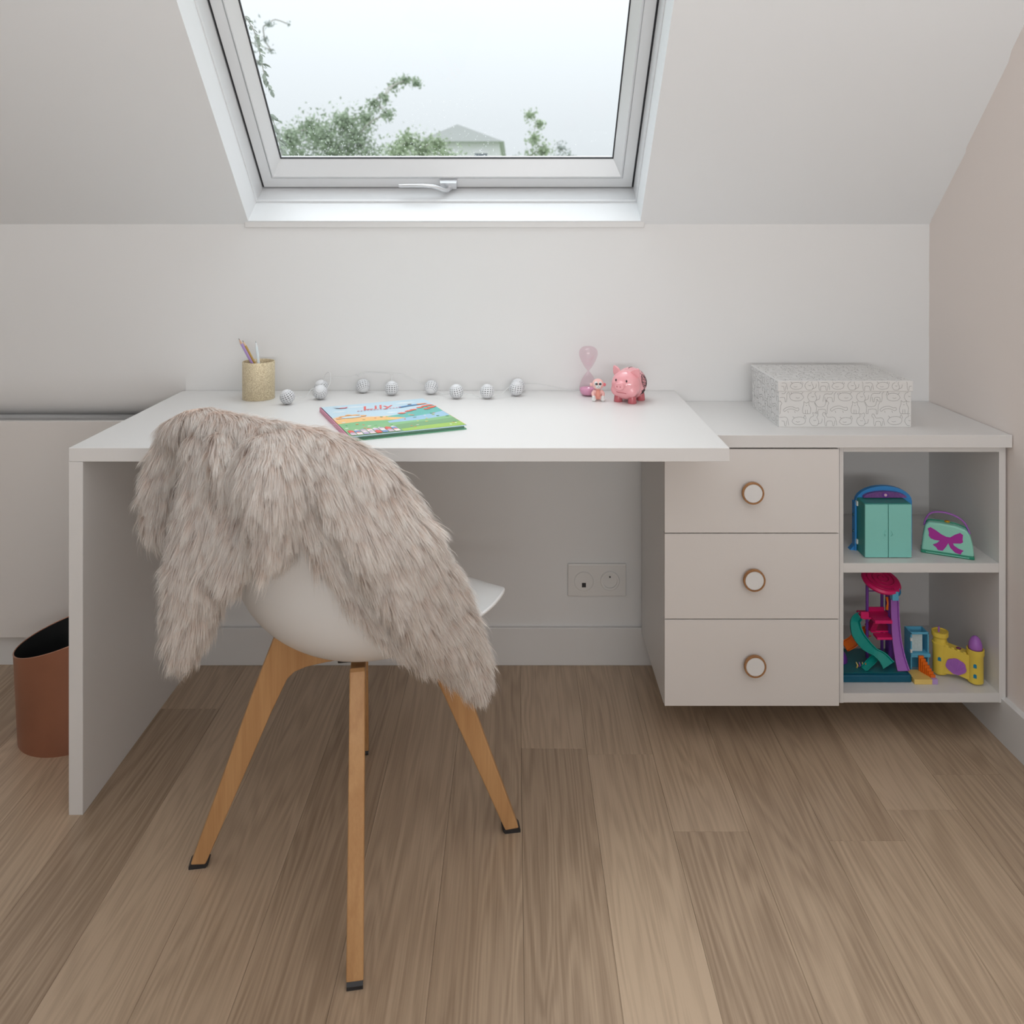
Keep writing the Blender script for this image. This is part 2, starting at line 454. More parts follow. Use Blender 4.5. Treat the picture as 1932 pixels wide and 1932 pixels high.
part('earth_pin', MB().lathe([(.0023, -.0065), (.0023, .002), (.001, .0035)], 12, M=Ms @ Matrix.Translation((0, .0105, 0))), M_hub, j)

# ------------------------------------------------------------------ desk
DX0, DX1, DY0, DZ = -.912, .438, 1.732, .750
desk = thing('desk', (DX0+.02, 2.0, 0), 'white laminate desk with one panel leg under the roof window', 'desk')
part('desktop', MB().box(DX0, DX1, DY0, YW-.002, DZ-.028, DZ, b=.0008), M_mel, desk)
part('panel_leg', MB().box(DX0, DX0+.029, DY0, YW-.013, 0, DZ-.0285, b=.0008), M_mel, desk)

# ------------------------------------------------------------------ wall-hung cabinet, drawers and open shelves
CX0, CF, CZ0, CZT = .345, 1.975, .092, .7206
CXR = 1.1425; CXM = .7555
cab = thing('drawer_unit', (.55, 2.15, CZ0), 'wall hung white drawer unit with three drawers and round knobs', 'cabinet')
tk = .016
part('side_panel', MB().box(CX0, CX0+tk, CF, YW-.013, CZ0, CZT-.029, b=.0006), M_mel, cab)
part('side_panel', MB().box(CXM-.0165, CXM-.0005, CF, YW-.013, CZ0, CZT-.029, b=.0006), M_mel, cab)
part('bottom_panel', MB().box(CX0+tk, CXM-.0165, CF, YW-.013, CZ0, CZ0+tk), M_mel, cab)
part('back_panel', MB().box(CX0+tk, CXM-.0165, YW-.03, YW-.018, CZ0+tk, CZT-.029), M_mel, cab)
def zy(py, D): return EYE-(py-VY)*D/F
dz = [zy(846.5, 1.957), zy(1006.3, 1.957), zy(1168.5, 1.957), zy(1333, 1.957)]
kx = [(1421, 931), (1423.5, 1095.5), (1425, 1258)]
for i in range(3):
    top, bot = dz[i]-.0012, dz[i+1]+.0012
    d = part('drawer', MB().box(CX0, CXM-.008, 1.957, 1.9735, bot, top, b=.0007), M_front, cab)
    kc = Vector(((kx[i][0]-VX)*1.941/F, 1.957, zy(kx[i][1], 1.941)))
    Mk = Matrix.Translation(kc) @ Matrix.Rotation(PI/2, 4, 'X')
    kn = part('knob', MB().lathe([(.009, 0), (.009, .006), (.020, .008), (.0245, .010), (.0252, .0115), (.0252, .0175), (.0246, .0187), (.0216, .0187), (.0212, .017)], 48, M=Mk, cap=(True, False)), M_ring, d, smooth=True, sharp=35)
    part('knob_face', MB().lathe([(.0212, .015), (.0212, .0173), (.0204, .0181), (0, .0183)], 48, M=Mk, cap=(True, False)), M_shell, kn, smooth=True, sharp=35)

shelf = thing('open_shelf_unit', (.95, 2.15, CZ0), 'wall hung white open shelf unit with two toy compartments', 'shelf')
SX0, SX1 = CXM, CXR; s_t = .0155
ZS, ZB = .417, .1146
part('side_panel', MB().box(SX0, SX0+.009, CF, YW-.013, CZ0, CZT-.029, b=.0005), M_mel, shelf)
part('side_panel', MB().box(SX1-s_t, SX1, CF, YW-.013, CZ0, CZT-.029, b=.0005), M_mel, shelf)
part('bottom_panel', MB().box(SX0+.009, SX1-s_t, CF, YW-.013, CZ0+.001, ZB, b=.0005), M_mel, shelf)
part('shelf', MB().box(SX0+.009, SX1-s_t, CF+.001, YW-.02, ZS-.022, ZS, b=.0005), M_mel, shelf)
part('top_panel', MB().box(SX0+.009, SX1-s_t, CF, YW-.013, CZT-.044, CZT-.029, b=.0005), M_mel, shelf)
part('back_panel', MB().box(SX0+.009, SX1-s_t, YW-.02, YW-.0135, ZB, CZT-.044), M_mel, shelf)

top = part('cabinet_top', MB().box(CX0, XR(1.955)-.002, 1.955, YW-.002, CZT-.029, CZT, b=.0008), M_mel)
bmx = top.data
for v in bmx.vertices:
    if v.co.x > .9: v.co.x -= (v.co.y-1.955)*.03
tag(top, 'white worktop over the drawers and the open shelves', 'worktop')

# eaves cupboard on the far side of the desk
ec = thing('eaves_cupboard', (-1.5, 2.3, 0), 'low white flush cupboard door panel beside the copper bin', 'cupboard')
part('door', MB().box(-1.9, -.9135, 2.300, 2.318, zy(1203, 2.3), zy(795.5, 2.3), b=.0008), M_front, ec)
part('plinth', MB().box(-1.9, -.9135, 2.324, 2.335, 0, zy(1203, 2.3)+.03), M_trim, ec)
part('carcass', MB().box(-1.9, -.9135, 2.345, 2.385, 0, .655), M_dark, ec)
part('side_panel', MB().box(-1.916, -1.9, 2.300, 2.385, 0, .665), M_front, ec)

# ------------------------------------------------------------------ chair
CC = Vector((-.302, 1.6465, 0)); RZ = math.radians(-36)
chair = thing('tulip_chair', CC, 'white moulded shell chair on splayed oak legs at the desk', 'chair', rz=RZ)
Mc = Matrix.Translation(CC) @ Matrix.Rotation(RZ, 4, 'Z')
prof = [(.232, .452, .150, .000), (.226, .464, .178, .002), (.200, .468, .202, .006), (.140, .450, .218, .022), (.060, .426, .224, .050), (-.030, .411, .224, .082),
        (-.110, .422, .222, .108), (-.170, .460, .219, .122), (-.207, .520, .216, .120), (-.228, .600, .211, .104), (-.243, .680, .201, .084), (-.254, .750, .183, .062), (-.260, .792, .155, .045), (-.262, .812, .115, .03)]
def catmull(a, n):
    P = [np.array(p, float) for p in a]; out_ = []
    for i in range(len(P)-1):
        p0 = P[max(i-1, 0)]; p1 = P[i]; p2 = P[i+1]; p3 = P[min(i+2, len(P)-1)]
        for k in range(n):
            t = k/n
            out_.append(.5*((2*p1)+(-p0+p2)*t+(2*p0-5*p1+4*p2-p3)*t*t+(-p0+3*p1-3*p2+p3)*t**3))
    out_.append(P[-1]); return out_
pr = catmull(prof, 3); NT = 28
sv = []; 
for i, p in enumerate(pr):
    a = pr[max(i-1, 0)]; b = pr[min(i+1, len(pr)-1)]
    ty, tz = b[0]-a[0], b[1]-a[1]; l = math.hypot(ty, tz); ny, nz = tz/l, -ty/l   # towards the sitter
    for k in range(NT+1):
        q = -1+2*k/NT
        # round section: sides curl towards the sitter
        w_ = math.sin(q*PI/2*.92)/math.sin(PI/2*.92)
        cup = p[3]*(1-math.cos(q*PI/2*.92))/(1-math.cos(PI/2*.92))
        sv.append(Vector((p[2]*w_, p[0]+ny*cup, p[1]+nz*cup)))
sf = [(i*(NT+1)+k, i*(NT+1)+k+1, (i+1)*(NT+1)+k+1, (i+1)*(NT+1)+k) for i in range(len(pr)-1) for k in range(NT)]
sh = part('seat_shell', MB().add(sv, sf), M_shell, chair, world=False, smooth=True)
so = sh.modifiers.new('thick', 'SOLIDIFY'); so.thickness = .007; so.offset = 0
ss = sh.modifiers.new('sub', 'SUBSURF'); ss.levels = 1; ss.render_levels = 1
# legs: boards cut in a bent outline, arm + tapered leg
leg_out = [(.012, .372), (.012, .398), (.06, .399), (.11, .405), (.152, .424), (.160, .421), (.20, .318), (.25, .177), (.311, .009), (.284, .007), (.215, .165), (.165, .280), (.142, .328), (.135, .342), (.122, .354), (.10, .362), (.06, .368)]
for k in range(4):
    Ml = Matrix.Rotation(PI/4+k*PI/2, 4, 'Z')
    th = .0135
    bmL = bmesh.new()
    vv = [bmL.verts.new(Ml @ Vector((a, -th, b))) for a, b in leg_out]; vw = [bmL.verts.new(Ml @ Vector((a, th, b))) for a, b in leg_out]
    n = len(vv); bmL.faces.new(vv[::-1]); bmL.faces.new(vw)
    for i in range(n): bmL.faces.new((vv[i], vv[(i+1) % n], vw[(i+1) % n], vw[i]))
    bmesh.ops.recalc_face_normals(bmL, faces=bmL.faces[:])
    ed = [e for e in bmL.edges if len(e.link_faces) == 2 and e.link_faces[0].normal.angle(e.link_faces[1].normal) > 1.2]
    bmesh.ops.bevel(bmL, geom=ed, offset=.0022, segments=2, profile=.5, affect='EDGES', clamp_overlap=True)
    bmL.verts.index_update()
    mb = MB().add([v.co.copy() for v in bmL.verts], [[v.index for v in f.verts] for f in bmL.faces]); bmL.free()
    lg = part('leg', mb, M_oak, chair, world=False)
    ft = MB(); ft.prism([(.284, .0), (.3145, .0), (.3145, .006), (.3105, .0105), (.283, .0105), (.279, .006)], -.0128, .0128, lambda a, b, d: Ml @ Vector((a, d, b)))
    part('foot_pad', ft, M_blackplastic, lg, world=False)
part('hub_plate', MB().box(-.04, .04, -.04, .04, .377, .405, b=.002, M=Matrix.Rotation(PI/4, 4, 'Z')), M_hub, chair, world=False)

# ------------------------------------------------------------------ fur throw draped over the chair back
shell_me = evaluated(sh, 'shell_eval')
bvh = BVHTree.FromPolygons([Mc @ v.co for v in shell_me.vertices], [tuple(p.vertices) for p in shell_me.polygons])
camp = Vector((0, 0, EYE))
def shell_depth(px, py):
    d = W(px, py, 1.0)-camp
    h = bvh.ray_cast(camp, d.normalized(), 5)
    return h[0].y if h[0] is not None else None
# each strip of the hide: points (px, py, fallback depth, half width in px)
strips = [
 ('front_left', [(395, 812, 1.52, 40), (402, 860, 1.49, 52), (398, 930, 1.465, 56), (385, 1010, 1.455, 55), (373, 1090, 1.46, 48), (358, 1165, 1.475, 33), (346, 1225, 1.485, 12)], .030),
 ('mid_left', [(450, 815, 1.48, 52), (458, 880, 1.44, 60), (455, 950, 1.425, 60), (440, 1020, 1.425, 45), (415, 1085, 1.435, 28)], .014),
 ('middle', [(520, 832, 1.44, 60), (520, 890, 1.405, 60), (522, 950, 1.385, 48), (520, 1000, 1.38, 32), (512, 1036, 1.385, 14)], .034),
 ('ridge', [(335, 800, 1.585, 16), (372, 792, 1.55, 22), (440, 806, 1.49, 24), (520, 822, 1.435, 24), (600, 838, 1.39, 26), (665, 870, 1.36, 30), (720, 920, 1.35, 36)], .028),
 ('right', [(585, 850, 1.39, 44), (655, 900, 1.355, 62), (712, 970, 1.345, 74), (760, 1050, 1.36, 72), (800, 1125, 1.41, 62), (845, 1190, 1.47, 50), (880, 1240, 1.51, 32), (898, 1282, 1.53, 10)], .028),
 ('centre', [(575, 900, 1.37, 55), (625, 975, 1.35, 58), (670, 1050, 1.36, 52), (725, 1125, 1.39, 50), (780, 1190, 1.44, 40), (820, 1228, 1.48, 22)], .010),
 ('far_left', [(345, 806, 1.585, 26), (322, 860, 1.60, 30), (305, 925, 1.61, 27), (298, 975, 1.615, 18), (304, 1008, 1.615, 8)], .018),
 ('inside', [(500, 862, 1.47, 80), (540, 905, 1.52, 90), (585, 975, 1.58, 85), (640, 1050, 1.64, 60)], .012),
 ('wing', [(785, 1030, 1.38, 32), (822, 1100, 1.42, 38), (860, 1170, 1.47, 38), (888, 1230, 1.505, 24)], .018),
]
body = MB(); axis_p = []; axis_t = []
for nm, pts, th in strips:
    P = []; HW = []
    for (px, py, D, hw) in pts:
        if nm not in ('inside', 'far_left', 'ridge', 'front_left'):
            sd = shell_depth(px, py)
            if sd is not None and sd < D+.07: D = sd-th-.006
        P.append((*W(px, py, D), hw*D/F))
    C = catmull(P, 5); n = len(C)
    seg = 14; vs = []; fs = []
    for i in range(n):
        t = Vector(C[min(i+1, n-1)][:3])-Vector(C[max(i-1, 0)][:3]); t.normalize()
        p = Vector(C[i][:3]); view = (p-camp).normalized()
        # the sheet lies along the shell: use its normal where there is one
        h = bvh.find_nearest(p)
        nn = (p-h[0]).normalized() if (h[0] is not None and .003 < h[3] < .06 and nm not in ('ridge', 'inside')) else -view
        if nn.dot(-view) < 0 and nm != 'inside': nn = -nn
        nn = (nn*.6-view*.4).normalized()
        a = t.cross(nn).normalized(); b = a.cross(t)
        hw = C[i][3]
        e = 1.0 if 0 < i < n-1 else .25
        for k in range(seg):
            q = 2*PI*k/seg; vs.append(p+a*math.cos(q)*hw*e+b*math.sin(q)*th*e)
        if nm != 'ridge' or True:
            axis_p.append(np.array(p)); axis_t.append(np.array(t)*(0.35 if nm == 'ridge' else 1.0)+(np.array((0, 0, -.65)) if nm == 'ridge' else 0))
    for i in range(n-1):
        for k in range(seg):
            k2 = (k+1) % seg; fs.append((i*seg+k, i*seg+k2, (i+1)*seg+k2, (i+1)*seg+k))
    fs.append(tuple(range(seg))[::-1]); fs.append(tuple((n-1)*seg+k for k in range(seg)))
    body.add(vs, fs)
hide = fuse(body, .007, 5)
M_hide = mat('fur_skin', srgb(240, 222, 210), .9, spec=.1)
throw = part('fur_throw', hide, M_hide, smooth=True)
tag(throw, 'pale blush long haired fur throw draped over the chair back', 'throw')
hv = np.array([v.co[:] for v in throw.data.vertices]); 
throw.data.calc_loop_triangles()
tri = np.array([t.vertices[:] for t in throw.data.loop_triangles])
vn = np.array([v.normal[:] for v in throw.data.vertices])
A, B, Cc = hv[tri[:, 0]], hv[tri[:, 1]], hv[tri[:, 2]]
ar = np.linalg.norm(np.cross(B-A, Cc-A), axis=1)/2
axis_p = np.array(axis_p); axis_t = np.array(axis_t)
def nrm(a): return a/np.maximum(np.linalg.norm(a, axis=-1, keepdims=True), 1e-9)
def sample(N, seed):
    g = np.random.default_rng(seed)
    ti = g.choice(len(tri), N, p=ar/ar.sum())
    u = g.random((N, 1)); v = g.random((N, 1)); m = (u+v) > 1; u[m] = 1-u[m]; v[m] = 1-v[m]
    p = A[ti]*(1-u-v)+B[ti]*u+Cc[ti]*v
    n = nrm(vn[tri[ti, 0]]*(1-u-v)+vn[tri[ti, 1]]*u+vn[tri[ti, 2]]*v)
    return p, n
def comb(p, n):
    d = np.zeros_like(p)
    for s in range(0, len(p), 20000):
        q = p[s:s+20000]
        dist = ((q[:, None, :]-axis_p[None])**2).sum(-1)+1e-4
        w = 1/dist**2.5; w /= w.sum(1, keepdims=True)
        d[s:s+20000] = w @ axis_t
    d = nrm(d)
    d = d-n*(d*n).sum(1, keepdims=True)*.8
    return nrm(d)
NC = 4200
cp, cn = sample(NC, 3); cd = comb(cp, cn)
g = np.random.default_rng(9)
cd = nrm(cd+g.normal(0, .20, cd.shape)); clen = g.uniform(.044, .070, NC)
# clump tips
lift = g.uniform(.15, .50, (NC, 1))
ctip = cp+cn*lift*clen[:, None]*.75+nrm(cd*.9+np.array((0, 0, -.30)))*clen[:, None]*.85
NS = 280000
p, n = sample(NS, 4); d = comb(p, n)
# nearest clump via grid
from mathutils.kdtree import KDTree
kd = KDTree(NC)
for i in range(NC): kd.insert(cp[i], i)
kd.balance()
near = np.array([kd.find(q)[1] for q in p])
same = (n*cn[near]).sum(1) > .3
ln = clen[near]*g.uniform(.6, 1.08, NS)
own = p+n*(g.uniform(.15, .55, (NS, 1)))*ln[:, None]*.75+nrm(d+np.array((0, 0, -.28))+g.normal(0, .16, d.shape))*ln[:, None]*.85
cl = np.where(same, g.uniform(.15, .70, NS), 0.0)[:, None]
tip = own*(1-cl)+(ctip[near]+ (p-cp[near])*.22)*cl
mid = p+(tip-p)*.5+n*(ln[:, None]*.20)
ctrl = mid
ts = [0, .38, .72, 1.0]
w0 = g.uniform(.0006, .0011, (NS, 1))
pts_ = [p*(1-t)**2+2*ctrl*t*(1-t)+tip*t*t for t in ts]
side = nrm(np.cross(tip-p, n+g.normal(0, .35, n.shape)))
V = np.empty((NS, 7, 3))
V[:, 0] = pts_[0]-side*w0*.5; V[:, 1] = pts_[0]+side*w0*.5
V[:, 2] = pts_[1]-side*w0*.5; V[:, 3] = pts_[1]+side*w0*.5
V[:, 4] = pts_[2]-side*w0*.33; V[:, 5] = pts_[2]+side*w0*.33
V[:, 6] = pts_[3]
base = (np.arange(NS)*7)[:, None]
q = np.concatenate([base+np.array([0, 1, 3, 2]), base+np.array([2, 3, 5, 4])], 1).reshape(-1)
tr_ = (base+np.array([4, 5, 6])).reshape(-1)
loopv = np.concatenate([q, tr_]); nq = NS*2; ntri = NS
fm = bpy.data.meshes.new('fur')
fm.vertices.add(NS*7); fm.vertices.foreach_set('co', V.reshape(-1).astype(np.float32))
fm.loops.add(len(loopv)); fm.loops.foreach_set('vertex_index', loopv.astype(np.int32))
fm.polygons.add(nq+ntri)
ls = np.concatenate([np.arange(nq)*4, nq*4+np.arange(ntri)*3]); fm.polygons.foreach_set('loop_start', ls.astype(np.int32))
try: fm.polygons.foreach_set('loop_total', np.concatenate([np.full(nq, 4), np.full(ntri, 3)]).astype(np.int32))
except Exception: pass
fm.polygons.foreach_set('use_smooth', np.ones(nq+ntri, dtype=bool))
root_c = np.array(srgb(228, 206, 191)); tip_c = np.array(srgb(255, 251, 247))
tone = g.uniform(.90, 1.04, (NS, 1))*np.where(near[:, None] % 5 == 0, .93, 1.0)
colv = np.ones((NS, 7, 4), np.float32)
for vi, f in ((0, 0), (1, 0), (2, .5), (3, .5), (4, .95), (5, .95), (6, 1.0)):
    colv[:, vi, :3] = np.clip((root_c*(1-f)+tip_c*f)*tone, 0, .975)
fm.update(calc_edges=True); fm.validate()
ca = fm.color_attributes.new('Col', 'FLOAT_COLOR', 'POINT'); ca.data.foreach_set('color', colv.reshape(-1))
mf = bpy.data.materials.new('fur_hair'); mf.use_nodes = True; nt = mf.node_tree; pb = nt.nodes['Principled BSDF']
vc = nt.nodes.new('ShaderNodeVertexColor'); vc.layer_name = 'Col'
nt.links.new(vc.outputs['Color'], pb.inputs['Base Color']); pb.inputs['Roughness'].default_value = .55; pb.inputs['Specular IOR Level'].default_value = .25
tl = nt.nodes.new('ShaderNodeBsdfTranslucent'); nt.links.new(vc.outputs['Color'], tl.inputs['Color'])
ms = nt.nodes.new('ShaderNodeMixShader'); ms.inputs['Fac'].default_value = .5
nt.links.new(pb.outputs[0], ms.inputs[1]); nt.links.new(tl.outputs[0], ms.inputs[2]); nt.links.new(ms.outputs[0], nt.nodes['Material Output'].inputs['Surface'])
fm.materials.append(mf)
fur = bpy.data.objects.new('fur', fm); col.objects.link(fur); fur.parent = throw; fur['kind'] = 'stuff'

# ------------------------------------------------------------------ copper bin
binc = Vector((-1.062, 2.03, 0))
bin_ = thing('waste_bin', binc, 'oval copper waste bin with a slanted rim and black inside', 'bin')
M_cop = mat('copper', srgb(178, 128, 106), .34, metal=.75, spec=.5, var=.12, vscale=9, bump=.05, bscale=40)
M_bin_in = mat('bin_liner', (.012, .012, .013), .7)
def binwall(r0, r1, z0, dz_=0.0, inner=False):
    mb = MB(); vs = []; fs = []; S = 56; R = 8
    for i in range(R+1):
        for k in range(S):
            a = 2*PI*k/S; f = i/R
            r = r0+(r1-r0)*f; zt = .236+.27*math.cos(a)*r1+dz_
            vs.append((binc.x+r*math.cos(a), binc.y+r*math.sin(a), z0+(zt-z0)*f))
    for i in range(R):
        for k in range(S):
            k2 = (k+1) % S; fs.append((i*S+k, i*S+k2, (i+1)*S+k2, (i+1)*S+k))
    fs.append(tuple(range(S))[::-1])
    return mb.add(vs, fs)
part('body', binwall(.112, .121, 0.0), M_cop, bin_, smooth=True, sharp=40)
part('liner', binwall(.1095, .1185, .004, -.0005), M_bin_in, bin_, smooth=True, sharp=40)
rim = [(binc.x+.120*math.cos(2*PI*k/56), binc.y+.120*math.sin(2*PI*k/56), .236+.27*math.cos(2*PI*k/56)*.121) for k in range(57)]
part('rim', MB().tube(rim, .0016, 8), M_cop, bin_, smooth=True)

# ------------------------------------------------------------------ pencil cup and pencils
cc = Vector(((488-VX)*2.226/F, 2.226, DZ))
cup = thing('pencil_cup', cc, 'gold glitter pencil cup on the desk', 'cup')
mgl = bpy.data.materials.new('gold_glitter'); mgl.use_nodes = True; nt = mgl.node_tree; b = nt.nodes['Principled BSDF']
tc = nt.nodes.new('ShaderNodeTexCoord'); vo = nt.nodes.new('ShaderNodeTexVoronoi'); vo.inputs['Scale'].default_value = 900
nt.links.new(tc.outputs['Object'], vo.inputs['Vector'])
cr = nt.nodes.new('ShaderNodeValToRGB'); e = cr.color_ramp.elements
e[0].position = .1; e[0].color = (*srgb(186, 164, 124), 1); e[1].position = .8; e[1].color = (*srgb(246, 234, 204), 1)
nt.links.new(vo.outputs['Color'], cr.inputs['Fac']); nt.links.new(cr.outputs['Color'], b.inputs['Base Color'])
b.inputs['Roughness'].default_value = .5; b.inputs['Metallic'].default_value = .25
bp = nt.nodes.new('ShaderNodeBump'); bp.inputs['Strength'].default_value = .35; bp.inputs['Distance'].default_value = .0008
nt.links.new(vo.outputs['Distance'], bp.inputs['Height']); nt.links.new(bp.outputs['Normal'], b.inputs['Normal'])
part('body', MB().lathe([(.0405, 0), (.0412, .001), (.0412, .0965), (.0405, .098), (.039, .098), (.0385, .097), (.0385, .004), (0, .004)], 56, cap=(True, False)), mgl, cup, world=False, smooth=True, sharp=40)
def pencil(name, tip_px, D, base_off, colr, label, cone, lead):
    tipp = W(*tip_px, D); bs = cc+Vector(base_off)
    d = (tipp-bs); L = d.length; q = Vector((0, 0, 1)).rotation_difference(d.normalized()); M = q.to_matrix().to_4x4()
    o = thing(name, bs, label, 'pencil', 'pencils in the gold cup'); o.rotation_mode = 'QUATERNION'; o.rotation_quaternion = q
    part('barrel', MB().lathe([(.0036, 0), (.0036, L-.017)], 6), mat(name+'_paint', colr, .4), o, world=False)
    part('sharpened_end', MB().lathe([(.0036, L-.017), (.0012, L-.005)], 12), mat(name+'_wood', cone, .6), o, world=False, smooth=True, sharp=40)
    part('lead', MB().lathe([(.0012, L-.005), (.0002, L)], 8), mat(name+'_lead', lead, .5), o, world=False)
pencil('pencil', (450, 638), 2.235, (.024, .010, .0065), srgb(176, 150, 205), 'lilac pencil leaning in the gold cup', srgb(214, 176, 150), srgb(90, 80, 80))
pencil('pencil', (457.5, 642), 2.25, (.026, .018, .0065), srgb(196, 160, 88), 'gold pencil leaning beside the lilac one in the cup', srgb(224, 190, 160), srgb(90, 85, 80))
pencil('pencil', (482.5, 643), 2.222, (.018, -.022, .0065), srgb(226, 236, 240), 'white pencil standing apart in the gold cup', srgb(228, 232, 234), srgb(150, 155, 160))

# ------------------------------------------------------------------ string of perforated ball lights
M_ball = mat('ball_white', (.86, .87, .89), .4, spec=.4)
M_core = mat('ball_core', (.16, .17, .18), .6)
M_wire = mat('clear_wire', (.78, .78, .78), .25, spec=.5)
lights = thing('string_lights', W(740, 745, 2.27)*1.0, 'string of ten white perforated ball lights along the desk', 'string lights')
lights.location.z = DZ
def ball_mesh():
    bm = bmesh.new(); bmesh.ops.create_uvsphere(bm, u_segments=16, v_segments=11, radius=.0190)
    faces = [f for f in bm.faces if len(f.verts) == 4]
    r = bmesh.ops.inset_individual(bm, faces=faces, thickness=.00155, use_even_offset=True)
    bmesh.ops.delete(bm, geom=faces, context='FACES')
    ext = bm.faces[:]
    bm.verts.index_update()
    mb = MB().add([v.co.copy() for v in bm.verts], [[v.index for v in f.verts] for f in bm.faces])
    mb.add([v.co*.94 for v in bm.verts], [[v.index for v in f.verts][::-1] for f in bm.faces])
    bm.free(); return mb
bmesh0 = None
balls = [(542, 2.151), (604, 2.212), (606, 2.285), (685, 2.298), (739, 2.266), (814, 2.280), (861, 2.222), (919, 2.222), (974, 2.258), (977, 2.305)]
core_me = None; bc = []
for i, (px, D) in enumerate(balls):
    c = Vector(((px-VX)*D/F, D, DZ+.0190)); bc.append(c)
    if i == 0:
        o = part('ball', ball_mesh(), M_ball, lights, world=False); ball_me = o.data
        k = part('lamp_core', MB().ell((0, 0, 0), (.0165, .0165, .0165), 16, 10), M_core, o, world=False, smooth=True); core_me = k.data
    else:
        o = bpy.data.objects.new('ball', ball_me); col.objects.link(o); o.parent = lights
        k = bpy.data.objects.new('lamp_core', core_me); col.objects.link(k); k.parent = o
    o.location = c-lights.location
    r_ = random.Random(i+3); o.rotation_euler = (r_.uniform(-.9, .9), r_.uniform(-.9, .9), r_.uniform(0, 6)) if i not in (4,) else (.05, 0, 0)
def cordpts(l): return [W(a, b, D) for a, b, D in l]
def smooth_path(P, n=6): return [Vector(q) for q in catmull([tuple(p) for p in P], n)]
segs_ = [
 [(557, 747, 2.155), (568, 749, 2.17), (578, 747, 2.185), (586, 736, 2.20), (592, 733, 2.21)],
 [(611, 727, 2.28), (612, 711, 2.28), (618, 703, 2.275), (623, 704, 2.265), (624, 716, 2.25), (621, 727, 2.235), (616, 734, 2.225)],
 [(612, 714, 2.285), (630, 712, 2.30), (655, 712, 2.31), (672, 707, 2.31), (677, 710, 2.30), (682, 705, 2.305), (695, 702.5, 2.31), (712, 703, 2.31), (738, 706, 2.295), (738.5, 719, 2.27)],
 [(738, 706, 2.295), (758, 706.5, 2.31), (775, 714, 2.31), (790, 722, 2.30), (803, 726, 2.285)],
 [(827, 741, 2.272), (838, 744, 2.25), (848, 743, 2.232)],
 [(875, 742, 2.222), (890, 745, 2.215), (905, 749, 2.215)],
 [(931, 748, 2.222), (945, 744, 2.23), (955, 735, 2.24), (962, 729, 2.25)],
 [(989, 726, 2.30), (1005, 724, 2.312), (1028, 727, 2.315), (1060, 733, 2.315), (1082, 737, 2.31), (1098, 737, 2.305)],
]
for s_ in segs_: part('cord', MB().tube(smooth_path(cordpts(s_)), .00085, 6), M_wire, lights, smooth=True)

# ------------------------------------------------------------------ picture book
M_print = mat('printed_card', (1, 1, 1), .35, spec=.4, attr=True)
BA = Vector((-.4748, 2.067)); ux = Vector((.913, .408)); uy = Vector((.408, -.913))   # along the title, towards the reader
BWd, BHt, BTk = .262, .312, .0105
book = thing('picture_book', (BA.x+ux.x*.13+uy.x*.156, BA.y+ux.y*.13+uy.y*.156, DZ), 'colourful hardback picture book lying on the desk', 'book')
def BP(a, b, z): q = BA+ux*a+uy*b; return Vector((q.x, q.y, DZ+z))
def bbox(a0, a1, b0, b1, z0, z1):
    return MB().add([BP(a, b, z) for z in (z0, z1) for b in (b0, b1) for a in (a0, a1)], [(0, 2, 3, 1), (4, 5, 7, 6), (0, 1, 5, 4), (2, 6, 7, 3), (0, 4, 6, 2), (1, 3, 7, 5)])
part('pages', bbox(.003, BWd-.004, .004, BHt-.004, .0022, BTk-.0022), mat('book_pages', srgb(110, 150, 128), .8), book)
part('back_cover', bbox(0, BWd, 0, BHt, 0, .0022), mat('book_green', srgb(110, 175, 140), .4), book)
part('spine', bbox(-.002, .002, 0, BHt, 0, BTk), mat('book_pink', srgb(214, 130, 160), .4), book)
cov = bbox(0, BWd, 0, BHt, BTk-.0022, BTk)
cv = part('front_cover', cov, mat('book_sky', srgb(196, 222, 236), .35), book)
art = MB(); zl = [BTk+.00008]
def patch(pts, c):
    zl[0] += .000012
    art.add([BP(a*BWd, b*BHt, zl[0]) for a, b in pts], [tuple(range(len(pts)))], srgb(*c))
def blob(a, b, ra, rb, c, n=14, w=.15, seed=0):
    r_ = random.Random(seed); patch([(a+ra*math.cos(2*PI*k/n)*(1+r_.uniform(-w, w)), b+rb*math.sin(2*PI*k/n)*(1+r_.uniform(-w, w))) for k in range(n)], c)
def band(top_pts, c, y1=1.0):
    # strip of quads under a ridge line
    zl[0] += .000012
    for (a0, b0), (a1, b1) in zip(top_pts, top_pts[1:]):
        art.add([BP(a0*BWd, b0*BHt, zl[0]), BP(a1*BWd, b1*BHt, zl[0]), BP(a1*BWd, y1*BHt, zl[0]), BP(a0*BWd, y1*BHt, zl[0])], [(0, 1, 2, 3)], srgb(*c))
def ridge(pairs, n=24):
    C = catmull(pairs, 6); return [(float(q[0]), float(q[1])) for q in C]
for a, b, ra, rb in ((.78, .10, .10, .025), (.30, .10, .08, .02), (.55, .40, .05, .018), (.9, .2, .06, .02), (.12, .22, .06, .02)): blob(a, b, ra, rb, (226, 238, 244), seed=int(a*99))
band(ridge([(0.005, .42), (.12, .37), (.25, .44), (.42, .49), (.60, .50), (.75, .46), (1, .40)]), (244, 206, 172))
band(ridge([(.45, .52), (.62, .47), (.8, .36), (.995, .27)]), (96, 186, 176))
band(ridge([(0.005, .50), (.15, .47), (.35, .50), (.5, .55), (.6, .60)]), (248, 196, 124))
band(ridge([(0.005, .62), (.2, .60), (.45, .63), (.7, .66), (.995, .66)]), (126, 190, 132))
band(ridge([(.42, .67), (.6, .61), (.8, .57), (.995, .50)]), (158, 200, 226), .78)
